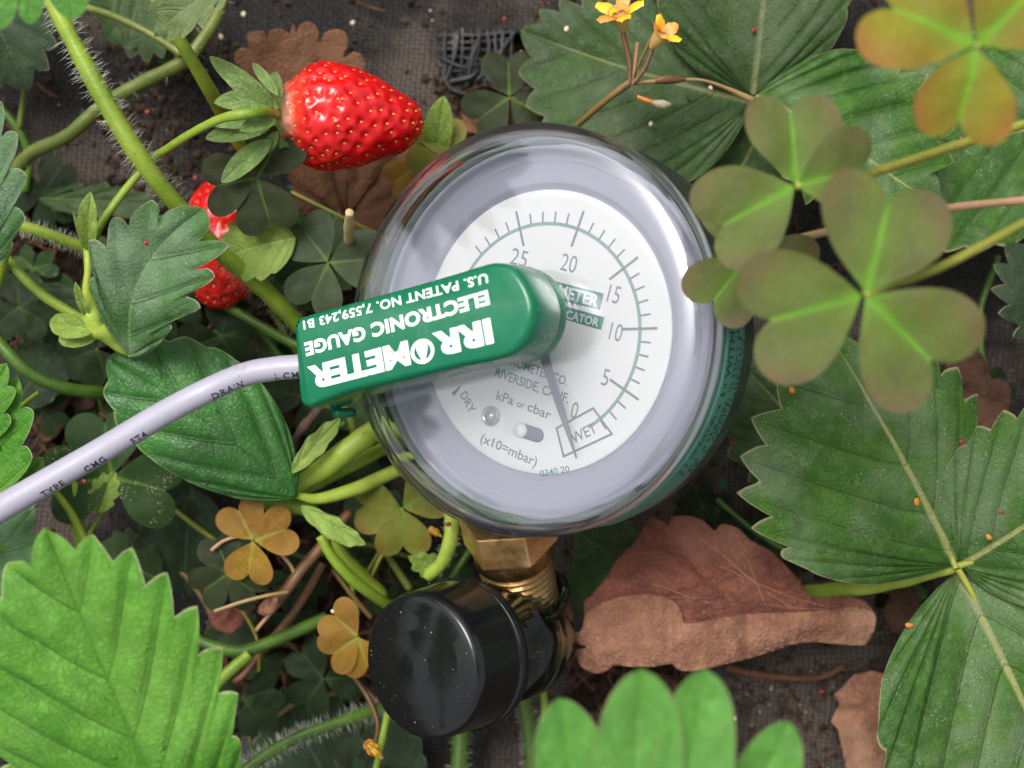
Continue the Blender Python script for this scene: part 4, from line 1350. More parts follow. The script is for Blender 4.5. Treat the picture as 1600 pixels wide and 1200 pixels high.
# ------------------------------------------------------------ clover
clover("blurred khaki clover nearest the right edge of the gauge, upper of the two big ones", 1243, 290, 103, 150, (92, 208, 14), 'clo_fore', [(1310, 285, 100), (1370, 268, 96), (1480, 232, 88), (1650, 178, 78)], 'stem_yellow', seed=2, lens=(143, 155, 132), fold=0.2, droop=0.16, width=0.9, group=None, srad=7)
clover("largest blurred khaki clover with bright green midribs, in front of the lower right leaf", 1350, 460, 114, 185, (74, 196, -44), 'clo_fore', [(1400, 440, 112), (1430, 432, 110), (1500, 402, 105), (1650, 320, 92)], 'stem_yellow', seed=5, fold=0.18, droop=0.12, srad=7, rolls=(4, -6, 5), width=0.97)
clover("blurred amber clover in the top right corner", 1525, 72, 122, 165, (153, -100, 45), 'clo_amber', [(1570, 60, 115), (1700, 30, 100)], 'stem_yellow', seed=8, fold=0.18, lens=(175, 145, 165), rolls=(4, -4, 0), srad=6, width=0.95)
clover("greyish clover lobe partly hidden behind the khaki clover, over the gauge rim", 1168, 402, 84, 105, (232, 340, 100), 'clo_fore', [(1250, 372, 82), (1460, 328, 80), (1650, 308, 78)], 'stem_pink', seed=11, srad=6)

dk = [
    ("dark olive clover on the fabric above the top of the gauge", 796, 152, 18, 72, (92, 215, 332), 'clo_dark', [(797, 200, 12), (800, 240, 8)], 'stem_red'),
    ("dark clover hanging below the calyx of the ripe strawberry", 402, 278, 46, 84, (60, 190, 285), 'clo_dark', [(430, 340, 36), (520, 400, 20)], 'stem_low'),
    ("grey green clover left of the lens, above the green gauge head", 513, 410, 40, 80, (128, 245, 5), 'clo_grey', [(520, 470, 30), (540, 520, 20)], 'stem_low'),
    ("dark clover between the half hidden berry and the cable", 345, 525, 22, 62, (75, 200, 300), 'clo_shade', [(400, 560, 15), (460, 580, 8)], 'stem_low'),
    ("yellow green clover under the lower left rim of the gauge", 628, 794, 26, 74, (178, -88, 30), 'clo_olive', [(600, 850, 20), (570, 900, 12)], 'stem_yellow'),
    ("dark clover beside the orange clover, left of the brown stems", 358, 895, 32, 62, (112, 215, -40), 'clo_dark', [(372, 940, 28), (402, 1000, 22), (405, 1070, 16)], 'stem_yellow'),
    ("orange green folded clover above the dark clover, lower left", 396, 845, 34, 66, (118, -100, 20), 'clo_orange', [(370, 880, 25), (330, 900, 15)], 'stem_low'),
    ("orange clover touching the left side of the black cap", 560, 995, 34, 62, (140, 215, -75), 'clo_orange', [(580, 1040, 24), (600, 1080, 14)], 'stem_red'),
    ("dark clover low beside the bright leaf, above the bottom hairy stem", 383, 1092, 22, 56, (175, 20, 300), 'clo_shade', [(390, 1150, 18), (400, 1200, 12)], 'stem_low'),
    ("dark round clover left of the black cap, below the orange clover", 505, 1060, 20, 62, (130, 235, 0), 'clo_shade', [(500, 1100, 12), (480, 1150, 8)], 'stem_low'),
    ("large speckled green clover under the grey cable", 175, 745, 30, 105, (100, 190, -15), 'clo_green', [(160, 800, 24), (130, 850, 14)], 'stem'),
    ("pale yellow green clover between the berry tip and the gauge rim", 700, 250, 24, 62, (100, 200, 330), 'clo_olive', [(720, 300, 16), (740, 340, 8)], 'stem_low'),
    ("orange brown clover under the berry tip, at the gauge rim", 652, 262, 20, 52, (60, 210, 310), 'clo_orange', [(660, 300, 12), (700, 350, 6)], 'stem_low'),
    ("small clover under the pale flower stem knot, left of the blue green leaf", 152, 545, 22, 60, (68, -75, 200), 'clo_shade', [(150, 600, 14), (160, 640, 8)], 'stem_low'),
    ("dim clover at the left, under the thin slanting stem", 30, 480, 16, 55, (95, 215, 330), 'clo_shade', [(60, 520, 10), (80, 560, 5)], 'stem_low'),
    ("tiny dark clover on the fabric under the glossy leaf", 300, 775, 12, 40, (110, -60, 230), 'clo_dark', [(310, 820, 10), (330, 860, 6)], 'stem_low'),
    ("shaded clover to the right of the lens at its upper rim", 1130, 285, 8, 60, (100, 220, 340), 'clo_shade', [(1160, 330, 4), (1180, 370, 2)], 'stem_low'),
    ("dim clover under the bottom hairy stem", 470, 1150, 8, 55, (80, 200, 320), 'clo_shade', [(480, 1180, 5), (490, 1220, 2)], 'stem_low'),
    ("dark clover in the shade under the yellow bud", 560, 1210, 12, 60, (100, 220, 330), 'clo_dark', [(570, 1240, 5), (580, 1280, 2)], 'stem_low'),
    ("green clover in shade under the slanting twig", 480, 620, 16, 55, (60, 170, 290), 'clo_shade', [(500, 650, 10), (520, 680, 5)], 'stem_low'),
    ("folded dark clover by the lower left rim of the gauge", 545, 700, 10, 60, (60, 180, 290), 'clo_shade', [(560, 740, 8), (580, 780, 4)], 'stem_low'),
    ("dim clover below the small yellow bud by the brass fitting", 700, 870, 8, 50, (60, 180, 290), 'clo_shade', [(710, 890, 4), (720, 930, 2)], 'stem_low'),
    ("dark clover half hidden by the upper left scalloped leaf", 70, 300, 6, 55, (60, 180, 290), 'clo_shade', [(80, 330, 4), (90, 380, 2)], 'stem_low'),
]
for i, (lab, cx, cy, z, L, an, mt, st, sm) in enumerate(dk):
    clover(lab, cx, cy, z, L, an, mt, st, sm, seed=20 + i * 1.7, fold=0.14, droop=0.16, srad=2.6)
# countless small ones deep in the tangle
r_ = np.random.default_rng(11)
spots_ = [(60, 420, "under the slanting stem at the left edge"), (230, 590, "just above the glossy leaf"), (150, 640, "at the tip of the curved dark stem"), (60, 640, "by the tiny upright stem end"), (290, 560, "below the blue green leaf tip"),
          (440, 600, "just above the cable end"), (200, 470, "left of the blue green leaf"), (100, 560, "between the knot and the curved dark stem"), (270, 470, "under the blue green leaf"), (560, 560, "behind the left end of the green gauge head"),
          (420, 1020, "where the low stem meets the brown stalk"), (470, 960, "between brown stalks and orange clover"), (330, 1120, "below the short stem by the bright leaf"), (280, 1000, "behind the edge of the bright leaf"),
          (560, 880, "under the cut stem"), (470, 900, "between the two brown stalks"), (640, 900, "behind the upper rim of the black cap"), (600, 940, "under the upper left edge of the black cap"), (930, 870, "right of the brass nut"),
          (960, 900, "at the left end of the folded dry leaf"), (1180, 860, "above the folded dry leaf"), (1100, 800, "just below the lower right of the gauge"), (1200, 900, "under the tooth of the three part leaf"), (420, 560, "over the rusty scrap by the cable"),
          (380, 430, "under the half hidden berry"), (500, 520, "under the grey clover"), (130, 470, "beside the pale knot"), (180, 410, "under the very hairy stem"), (1420, 930, "below the yellow green petiole"), (1530, 620, "on the dark brown leaf"),
          (1500, 560, "behind the largest khaki clover"), (1560, 950, "between the right and lower leaflets")]
for i, (cx, cy, where) in enumerate(spots_):
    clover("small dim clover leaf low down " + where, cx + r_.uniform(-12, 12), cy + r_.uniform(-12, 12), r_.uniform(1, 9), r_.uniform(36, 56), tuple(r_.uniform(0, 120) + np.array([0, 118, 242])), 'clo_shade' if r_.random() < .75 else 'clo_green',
           [(cx + 15, cy + 15, 0), (cx + 25, cy + 40, -5)], 'stem_low', group="small dim clover leaves low in the tangle", seed=70 + i * 2.3, srad=2.2, fold=0.2, droop=0.2)

# ------------------------------------------------------------ stems
stem("runner_stem", "thick bright hairy stem running from the top left corner down to the half hidden berry",
     [(60, -40, 62, 13), (85, 10, 62, 13), (130, 95, 61, 14.5), (180, 185, 60, 15), (230, 262, 58, 15), (285, 330, 52, 14), (345, 395, 44, 13), (410, 450, 36, 14), (480, 520, 28, 14)], M['stem'], hair=480, hair_len=2.2, seed=2, k=14)
stem("stem", "smooth green stem from the top edge to the strawberry calyx",
     [(225, -40, 54, 11), (262, 30, 52, 11), (300, 95, 48, 11), (330, 145, 42, 11), (360, 200, 30, 11), (400, 260, 20, 11)], M['stem'], k=14)
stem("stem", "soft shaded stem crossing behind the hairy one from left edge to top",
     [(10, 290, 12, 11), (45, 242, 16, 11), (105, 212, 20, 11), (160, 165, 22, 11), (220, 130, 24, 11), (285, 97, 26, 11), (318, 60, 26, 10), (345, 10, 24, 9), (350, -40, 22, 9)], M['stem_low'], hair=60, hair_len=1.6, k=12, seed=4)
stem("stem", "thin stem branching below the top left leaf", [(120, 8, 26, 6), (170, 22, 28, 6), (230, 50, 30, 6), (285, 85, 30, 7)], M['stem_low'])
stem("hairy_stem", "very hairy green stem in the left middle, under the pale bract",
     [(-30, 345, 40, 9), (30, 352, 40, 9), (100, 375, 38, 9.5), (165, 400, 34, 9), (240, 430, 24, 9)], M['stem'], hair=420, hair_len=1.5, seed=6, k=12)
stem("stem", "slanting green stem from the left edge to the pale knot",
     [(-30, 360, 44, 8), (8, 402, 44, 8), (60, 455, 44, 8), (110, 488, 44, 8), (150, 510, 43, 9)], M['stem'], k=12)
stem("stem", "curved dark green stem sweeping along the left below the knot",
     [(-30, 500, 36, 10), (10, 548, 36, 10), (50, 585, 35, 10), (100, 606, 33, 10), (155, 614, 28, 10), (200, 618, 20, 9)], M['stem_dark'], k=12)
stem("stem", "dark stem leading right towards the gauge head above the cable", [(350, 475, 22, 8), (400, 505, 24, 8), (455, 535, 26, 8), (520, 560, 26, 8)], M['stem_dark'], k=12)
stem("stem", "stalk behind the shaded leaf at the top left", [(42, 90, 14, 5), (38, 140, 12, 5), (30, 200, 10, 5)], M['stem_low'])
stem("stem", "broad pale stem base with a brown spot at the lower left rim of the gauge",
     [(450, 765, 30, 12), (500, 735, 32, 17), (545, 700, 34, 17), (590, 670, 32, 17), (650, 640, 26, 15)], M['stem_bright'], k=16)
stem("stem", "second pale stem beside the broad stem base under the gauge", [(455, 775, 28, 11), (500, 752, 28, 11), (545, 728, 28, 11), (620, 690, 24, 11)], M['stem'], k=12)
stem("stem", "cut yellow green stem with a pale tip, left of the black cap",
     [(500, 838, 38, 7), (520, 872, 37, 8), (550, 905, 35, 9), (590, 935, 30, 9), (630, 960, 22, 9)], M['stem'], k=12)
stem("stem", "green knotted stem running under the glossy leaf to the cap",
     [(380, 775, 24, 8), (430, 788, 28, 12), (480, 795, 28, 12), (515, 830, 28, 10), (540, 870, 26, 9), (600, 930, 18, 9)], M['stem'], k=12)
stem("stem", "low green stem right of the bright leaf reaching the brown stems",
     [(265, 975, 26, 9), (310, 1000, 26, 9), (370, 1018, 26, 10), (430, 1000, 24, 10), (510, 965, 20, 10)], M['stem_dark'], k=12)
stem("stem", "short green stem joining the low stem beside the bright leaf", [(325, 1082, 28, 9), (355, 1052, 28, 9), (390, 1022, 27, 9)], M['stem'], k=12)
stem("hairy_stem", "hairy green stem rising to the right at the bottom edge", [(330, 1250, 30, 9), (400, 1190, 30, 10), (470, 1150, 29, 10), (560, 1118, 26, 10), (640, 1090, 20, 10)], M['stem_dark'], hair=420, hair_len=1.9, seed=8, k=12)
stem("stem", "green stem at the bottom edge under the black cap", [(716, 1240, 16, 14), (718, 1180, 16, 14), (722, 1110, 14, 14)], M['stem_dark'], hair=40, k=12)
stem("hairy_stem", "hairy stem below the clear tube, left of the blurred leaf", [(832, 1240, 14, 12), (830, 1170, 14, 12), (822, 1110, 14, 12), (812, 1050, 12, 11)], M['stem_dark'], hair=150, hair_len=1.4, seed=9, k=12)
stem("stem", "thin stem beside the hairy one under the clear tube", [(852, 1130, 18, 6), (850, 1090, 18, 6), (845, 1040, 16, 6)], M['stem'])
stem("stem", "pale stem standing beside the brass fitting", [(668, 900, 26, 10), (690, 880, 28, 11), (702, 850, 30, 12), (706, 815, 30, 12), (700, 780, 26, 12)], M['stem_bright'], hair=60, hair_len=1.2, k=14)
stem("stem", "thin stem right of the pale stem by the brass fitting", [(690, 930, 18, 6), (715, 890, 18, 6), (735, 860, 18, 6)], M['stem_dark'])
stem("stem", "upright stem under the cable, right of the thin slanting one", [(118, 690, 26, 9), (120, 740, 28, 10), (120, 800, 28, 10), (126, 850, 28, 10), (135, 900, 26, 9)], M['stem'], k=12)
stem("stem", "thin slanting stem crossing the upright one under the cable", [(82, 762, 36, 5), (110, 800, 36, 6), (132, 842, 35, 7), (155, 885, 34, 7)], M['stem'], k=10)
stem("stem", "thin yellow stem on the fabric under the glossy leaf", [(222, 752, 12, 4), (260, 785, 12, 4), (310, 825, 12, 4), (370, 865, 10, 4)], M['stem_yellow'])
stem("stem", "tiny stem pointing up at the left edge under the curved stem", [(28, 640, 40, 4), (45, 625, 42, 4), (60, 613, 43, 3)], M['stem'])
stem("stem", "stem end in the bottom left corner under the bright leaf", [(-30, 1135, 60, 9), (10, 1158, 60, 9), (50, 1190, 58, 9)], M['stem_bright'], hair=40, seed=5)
stem("stem", "thin dry stalk over the brown leaf, under the ripe berry", [(455, 300, 14, 2.5), (500, 322, 15, 2.5), (540, 342, 15, 2.5), (600, 370, 12, 2.5)], M['stem_yellow'])
stem("stem", "bottom stem of the yellow bud", [(585, 1210, 34, 5), (596, 1160, 34, 6), (606, 1115, 32, 6), (625, 1060, 26, 6)], M['stem'])
stem("dry_stalk", "reddish brown stalk slanting down between the clovers, lower left",
     [(545, 800, 26, 8), (510, 845, 28, 9), (475, 885, 28, 9), (440, 930, 28, 10), (405, 955, 26, 7)], M['stem_red'], cat="stalk", k=10)
stem("dry_stalk", "second brown stalk running down to the low stem", [(505, 880, 20, 6), (480, 925, 20, 7), (450, 970, 20, 7), (415, 1010, 18, 6), (385, 1050, 18, 6), (350, 1080, 18, 6), (325, 1095, 18, 5)], M['stem_red'], cat="stalk")
stem("dry_stalk", "thin brown stalk bundle crossing towards the orange clover", [(520, 890, 18, 4), (550, 930, 18, 4), (580, 965, 16, 4)], M['stem_brown'], cat="stalk")
stem("dry_stalk", "thin tan stalk curving around the dark clover, lower left", [(330, 860, 33, 3), (350, 845, 33, 3), (380, 838, 33, 3), (420, 850, 30, 3), (460, 905, 28, 3), (400, 985, 27, 3)], M['stem_pink'], cat="stalk")
stem("dry_stalk", "tan stalk lying across from the dark clover to the brown stems", [(335, 955, 33, 3), (380, 940, 33, 3), (420, 930, 32, 3), (450, 925, 30, 3)], M['stem_pink'], cat="stalk")
stem("dry_stalk", "dry red stalk under the black cap and the yellow bud", [(545, 1045, 24, 4), (575, 1090, 26, 4), (590, 1130, 28, 3.5), (586, 1160, 30, 3)], M['stem_red'], cat="stalk")
stem("dry_stalk", "thin dry pinkish stalk left of the black cap", [(520, 1030, 22, 3), (560, 1065, 24, 3), (600, 1110, 22, 3)], M['stem_pink'], cat="stalk")
stem("twig", "knotty brown twig under the left end of the green gauge head", [(505, 632, 32, 6), (485, 655, 32, 7), (462, 685, 31, 7), (456, 715, 28, 6), (460, 750, 20, 5)], M['twig'], cat="twig", wob=0.5)
stem("twig", "cut straw coloured stalk end standing above the grey clover", [(546, 332, 52, 8), (545, 350, 48, 8), (545, 375, 40, 8), (545, 400, 30, 7)], M['straw'], cat="twig", k=9, wob=0.3)
stem("twig", "brown twig in the dark hollow at the left", [(30, 590, 4, 5), (90, 640, 5, 6), (130, 560, 4, 4), (160, 600, 3, 3)], M['twig'], cat="twig", wob=0.6)
stem("twig", "reddish brown root piece in the hollow above the cable", [(330, 590, 6, 10), (370, 570, 8, 9), (400, 545, 8, 7), (420, 530, 6, 4)], M['dry_brown'], cat="twig", wob=0.7)
stem("twig", "rusty root fragment low in the left hollow", [(70, 520, 3, 7), (100, 545, 4, 9), (140, 570, 3, 5)], M['dry_brown'], cat="twig", wob=0.8)
stem("twig", "curved dry stalk lying on the fabric, lower right", [(1135, 1043, 4, 5), (1180, 1053, 5, 5), (1240, 1060, 5, 5), (1285, 1058, 4, 4), (1320, 1040, 4, 4)], M['dry_brown'], cat="twig", wob=.4)

# pale knot where stems meet, with bracts
t = thing("stem_knot", "pale yellow green stem knot with pointed bracts in the left middle", "stem", P(150, 520, 46))
V, F = tube_geo(*curve_px([(136, 388, 52, 6), (138, 420, 52, 6), (136, 452, 51, 7), (142, 480, 50, 14), (150, 510, 49, 17), (165, 520, 48, 14), (185, 540, 46, 10), (206, 552, 44, 7)]), 14, wob=0.2)
mk("node", V, F, M['stem_bright'], t)
for (B, T, w) in (((150, 516, 50), (78, 504, 48), 0.24), ((140, 500, 50), (118, 440, 55), 0.1), ((150, 530, 48), (92, 530, 46), 0.2)):
    ln(t, B, T, w, w, 'bract', N=3, depth=0.02, seed=90 + w, fold=0.35, tseg=6, fine=6)
t = thing("bract", "upright pale folded bract on the strawberry stalk, left middle", "bract", P(138, 385, 52))
ln(t, (140, 395, 52), (142, 300, 58), 0.15, 0.15, 'bract', N=3, depth=0.02, seed=95, fold=0.5, tseg=6, fine=6)
ln(t, (136, 392, 52), (114, 330, 54), 0.05, 0.05, 'bract', N=3, depth=0.02, seed=96, fold=0.5, tseg=6, fine=6)
t = thing("bract", "green sheath leaves wrapped round the stem base left of the cap", "bract", P(480, 790, 34))
ln(t, (470, 790, 34), (570, 850, 34), 0.12, 0.16, 'bract', N=3, depth=0.05, seed=97, fold=0.4, tseg=6, fine=6, wave=.06)
ln(t, (455, 740, 38), (530, 655, 36), 0.14, 0.14, 'bract', N=3, depth=0.05, seed=98, fold=0.4, tseg=6, fine=6, wave=.06)
t = thing("bract", "light green pointed leaf standing at the tip of the ripe berry", "bract", P(690, 235, 20))
ln(t, (682, 250, 20), (694, 150, 30), 0.2, 0.17, 'bract', N=3, depth=0.0, seed=99, fold=0.3, tseg=6, fine=6)
ln(t, (668, 250, 20), (655, 195, 26), 0.2, 0.2, 'bract', N=3, depth=0.0, seed=99.5, fold=0.3, tseg=6, fine=6)
t = thing("bract", "ragged pale green leaf base with hairs under the speckled clover", "bract", P(170, 780, 28))
ln(t, (150, 800, 28), (180, 738, 30), 0.3, 0.3, 'bract', N=4, depth=0.1, seed=100, fold=0.3, tseg=6, fine=6)
t = thing("bract", "short green bract pair by the pale stem and brass fitting", "bract", P(690, 900, 22))
ln(t, (690, 890, 24), (640, 870, 28), 0.3, 0.3, 'bract', N=3, depth=0.1, seed=101, fold=0.3, tseg=6, fine=6)

# ------------------------------------------------------------ strawberries
def berry_mat(name, deep=(0.66, 0.004, 0.006), pale=(0.85, 0.42, 0.28), pale_end=True):
    t = NT(name)
    uv = t.n("SeparateXYZ", {0: t.n("UVMap").outputs[0]})
    c = t.mix(t.smooth(t.noise(150, 3), 0.35, 0.65), deep, (deep[0] * 0.8, deep[1], deep[2]))
    if pale_end:
        e = t.math('ADD', uv.outputs[1], t.math('MULTIPLY', t.math('SUBTRACT', t.noise(300, 3), 0.5), 0.16))
        c = t.mix(t.smooth(e, 0.04, 0.18, 0.9, 0), c, (0.80, 0.08, 0.04))
        c = t.mix(t.smooth(e, 0.02, 0.1, 1.0, 0), c, pale)
    pr = t.n("BsdfPrincipled", {"Base Color": c, "Roughness": 0.22, "Specular IOR Level": 0.55, "Coat Weight": 0.15, "Coat Roughness": 0.08,
                                "Subsurface Weight": 0.25, "Subsurface Radius": (1.0, 0.15, 0.08), "Subsurface Scale": 1.2 * S, "Normal": t.bump(t.noise(450, 3), 0.12 * S, 0.5)})
    return t.finish(pr.outputs[0])


M['berry'] = berry_mat("ripe berry")
M['berry2'] = berry_mat("shaded berry", (0.72, 0.01, 0.008), pale_end=False)
M['seed'] = plain("berry seed", (0.62, 0.28, 0.04), 0.4, var=0.4)


def strawberry(root, A, B, profile, mat, nseed=210, seedscale=1.0, view_only=True, sd=1):
    """A: calyx end, B: tip (mm)"""
    ax = (B - A); L = ax.length; z = ax.normalized()
    Rm = z.to_track_quat('Z', 'Y').to_matrix()
    pr = spline(profile, 60)
    na = 260; nz = 240

    def rad(v):
        x = v * 59; k = min(int(x), 58); f = x - k
        q = pr[k] * (1 - f) + pr[k + 1] * f
        return q[0], q[1]
    gold = math.pi * (3 - math.sqrt(5))
    seeds = []
    i = 0
    r = np.random.default_rng(sd)
    # seeds by area-even rows
    cum = []; tot = 0
    for k in range(400):
        v = (k + .5) / 400
        zz, rr = rad(v)
        tot += max(rr, 0.2); cum.append(tot)
    cum = np.array(cum) / tot
    for i in range(nseed):
        w = (i + 0.5) / nseed * 0.90 + 0.085
        v = np.interp(w, cum, (np.arange(400) + .5) / 400)
        a = i * gold
        seeds.append((v, a))
    P3 = []
    sp = []
    for v, a in seeds:
        zz, rr = rad(v)
        a = a + r.normal(0, 0.09); v = min(0.995, max(0.05, v + r.normal(0, 0.008))); zz, rr = rad(v)
        sp.append((rr * math.cos(a), rr * math.sin(a), zz * L))
    sp = np.array(sp)
    V = np.zeros(((nz + 1) * na, 3)); UV = np.zeros(((nz + 1) * na, 2))
    ang = np.linspace(0, 2 * np.pi, na, endpoint=False)
    for j in range(nz + 1):
        zz, rr = rad(j / nz)
        V[j * na:(j + 1) * na, 0] = rr * np.cos(ang); V[j * na:(j + 1) * na, 1] = rr * np.sin(ang); V[j * na:(j + 1) * na, 2] = zz * L
        UV[j * na:(j + 1) * na, 0] = ang / 6.283; UV[j * na:(j + 1) * na, 1] = zz
    # dimples round the seeds
    Nn = V.copy(); Nn[:, 2] = 0; Nn /= (np.linalg.norm(Nn, axis=1)[:, None] + 1e-6)
    d2 = np.full(len(V), 1e9)
    for s_ in sp:
        d2 = np.minimum(d2, ((V - s_) ** 2).sum(1))
    sig = 0.6 * seedscale
    V -= Nn * (0.40 * seedscale * np.exp(-d2 / (2 * sig * sig)))[:, None]
    bumpn = np.array([noise.noise(Vector((v[0] * 0.22, v[1] * 0.22, v[2] * 0.22 + sd))) for v in V[::1]])
    V += Nn * (bumpn * 0.5)[:, None]
    F = []
    for j in range(nz):
        for i in range(na):
            F.append((j * na + i, j * na + (i + 1) % na, (j + 1) * na + (i + 1) % na, (j + 1) * na + i))
    R3 = np.array(Rm)
    Vw = V @ R3.T + np.array(A)
    mk("fruit", Vw, F, mat, root, uv=UV)
    # seeds
    sv, sf = lathe([(0.01, 0), (0.26, 0.12), (0.34, 0.4), (0.24, 0.75), (0.01, 0.98)], 8)
    sv = [(v[0] * 1.0, v[1] * 0.55, v[2] - 0.45) for v in sv]
    first = None
    for q in sp:
        n_ = Vector((q[0], q[1], 0)).normalized()
        rr = math.hypot(q[0], q[1])
        bn = 0.5 * noise.noise(Vector((q[0] * 0.22, q[1] * 0.22, q[2] * 0.22 + sd)))
        loc = Vector(q) + n_ * (bn - 0.36 * seedscale)
        wz = A + Rm @ loc
        nw = Rm @ n_
        if nw.z < -0.35: continue
        tz = z
        xx = tz.cross(nw).normalized()
        rot = Matrix((xx, nw, tz)).transposed().to_4x4()
        Mw = Matrix.Translation(wz) @ rot @ Matrix.Scale(seedscale * 0.58, 4)
        if first is None:
            first = mk("seed", sv, sf, M['seed'], root, local=True, M=Mw)
        else:
            dup(first, root, Mw)


sb = thing("strawberry", "ripe red strawberry lying sideways above the gauge with a green calyx", "strawberry", P(436, 182, 42))
strawberry(sb, P(434, 178, 43), P(664, 194, 37), [(0, 3.6), (0.02, 4.7), (0.08, 5.9), (0.18, 8.1), (0.3, 9.0), (0.42, 9.0), (0.58, 8.0), (0.74, 6.4), (0.88, 4.6), (0.96, 2.8), (1.0, 0.05)], M['berry'], nseed=235, sd=1)
seps = [((425, 170, 52), (331, 88, 50), .15, .12), ((415, 160, 53), (352, 118, 55), .2, .2), ((405, 160, 54), (338, 160, 55), .22, .25), ((425, 150, 54), (398, 98, 50), .12, .14), ((410, 190, 54), (324, 192, 52), .14, .16),
        ((412, 200, 54), (325, 216, 50), .16, .16), ((415, 218, 52), (350, 285, 48), .2, .18), ((425, 205, 52), (414, 243, 48), .25, .2), ((428, 160, 52), (432, 112, 44), .14, .14), ((430, 215, 50), (455, 240, 42), .16, .16), ((420, 185, 55), (378, 205, 58), .22, .22), ((418, 170, 56), (372, 150, 58), .2, .2)]
for i, (B, T, a, b) in enumerate(seps):
    ln(sb, (B[0] + 10, B[1], B[2] - 2), (T[0] - 4, T[1], T[2]), a * 0.88, b * 0.88, 'sepal', N=3, depth=0.0, seed=120 + i, fold=0.3, arch=0.08, tseg=7, fine=7, q=0.95, p=0.85, pleat=0.008, name="sepal")
V, F = lathe([(0.01, 1.0), (2.6, 0.8), (3.6, 0.2), (4.4, -0.6), (4.4, -1.2)], 32)
axx = (P(434, 178, 43) - P(664, 194, 37)).normalized(); Rm = axx.to_track_quat('Z', 'Y').to_matrix()
mk("calyx_disc", [P(434, 178, 43) + Rm @ Vector(v) for v in V], F, M['stem_bright'], sb)
stem("stalk", None, [(432, 178, 46, 8), (420, 174, 54, 8), (400, 176, 58, 8), (378, 179, 59, 8), (345, 186, 58, 7), (305, 205, 56, 6.5), (262, 232, 54, 6.5), (238, 250, 53, 6.5), (195, 298, 52, 6.5), (158, 350, 52, 7), (142, 385, 52, 7)], M['stem'], parent=sb, k=12)

sb2 = thing("strawberry", "half hidden red strawberry showing between leaves left of the grey clover", "strawberry", P(350, 380, 20))
strawberry(sb2, P(392, 288, 22), P(330, 482, 24), [(0, 4), (0.06, 7.2), (0.18, 8.8), (0.35, 9.2), (0.55, 8.6), (0.75, 6.6), (0.9, 4.2), (0.97, 2.4), (1.0, 0.05)], M['berry2'], nseed=160, sd=5)

# ------------------------------------------------------------ dry leaves
def zbump(base, amp, sc, s0):
    return lambda x, y: base + amp * noise.noise(Vector((x * sc, y * sc, s0))) + amp * 0.3 * noise.noise(Vector((x * sc * 4, y * sc * 4, s0 + 5)))


def sheet(root, name, outline, zf, mat, **k):
    o = traced(name, outline, zf, M[mat], root, **k)
    md = o.modifiers.new("thick", 'SOLIDIFY'); md.thickness = 0.14 * S; md.offset = -1
    return o


dl = thing("dry_leaf", "big folded reddish brown dry leaf between the gauge and the lower right leaf", "dry leaf", P(1100, 960, 20))


def zb(x, y):
    # rear flap slopes down to the upper right, crumpled
    d = 33 - 0.025 * abs(x - 1080) - 0.035 * max(0, 940 - y) * (1 if y < 940 else 0)
    rid = 2.2 * math.exp(-((y - (900 + (x - 1000) * 0.12)) / 40) ** 2)
    return d + rid + 1.8 * noise.noise(Vector((x * 0.014, y * 0.014, 3))) - 1.1 * math.exp(-(((x - 1130) * 0.45 + (y - 900)) / 9) ** 2) - 0.8 * math.exp(-(((x - 1080) * -0.9 + (y - 880)) / 8) ** 2) + 0.45 * noise.noise(Vector((x * 0.07, y * 0.07, 3))) + 0.2 * noise.noise(Vector((x * 0.2, y * 0.2, 3)))


def zf_(x, y):
    yt = float(np.interp(x, [898, 925, 945, 1010, 1035, 1095, 1130, 1215, 1366], [985, 950, 940, 929, 932, 968, 966, 957, 957]))
    yb = float(np.interp(x, [898, 930, 1048, 1125, 1200, 1262, 1366], [1016, 1052, 1040, 1040, 1020, 1004, 1005]))
    q = min(1.0, max(0.0, (y - yt) / max(8.0, yb - yt)))
    return zb(x, yt) + 0.5 + 0.5 * math.sin(math.pi * min(1, q * 0.8)) * min(1.0, (yb - yt) / 60) - 2.2 * q * q + 0.5 * abs(noise.noise(Vector((x * 0.02 + y * 0.012, y * 0.05, 18)))) + 0.7 * noise.noise(Vector((x * 0.02, y * 0.03, 8))) + 0.3 * noise.noise(Vector((x * 0.07, y * 0.07, 8)))


sheet(dl, "rear_flap", [(912, 985), (913, 965), (912, 942), (922, 932), (928, 925), (945, 905), (965, 872), (988, 850), (1002, 830), (1016, 809), (1030, 812), (1046, 820), (1048, 808), (1075, 806), (1096, 812), (1108, 822), (1118, 829),
                        (1128, 819), (1150, 824), (1175, 845), (1205, 862), (1228, 884), (1248, 905), (1262, 925), (1276, 934), (1310, 932), (1345, 936), (1366, 958), (1362, 975), (1340, 985), (1280, 985), (1200, 990), (1100, 1000), (1000, 1010)], zb, 'dry_red', step=5, seed=1, smooth_out=True, rough_edge=0.8)
sheet(dl, "front_flap", [(898, 1016), (916, 1011), (900, 1004), (898, 990), (908, 984), (914, 962), (925, 950), (945, 940), (975, 932), (1010, 929), (1040, 932), (1058, 945), (1067, 960), (1072, 974), (1110, 968), (1160, 960), (1215, 957), (1260, 956),
                         (1310, 952), (1366, 957), (1356, 1005), (1310, 1006), (1262, 1004), (1230, 1010), (1200, 1020), (1160, 1032), (1125, 1040), (1090, 1049), (1062, 1047), (1048, 1038), (1020, 1042), (985, 1042), (960, 1040), (948, 1049), (930, 1052), (912, 1045), (902, 1032)], zf_, 'dry_tan', step=5, seed=2, smooth_out=True, rough_edge=0.6)

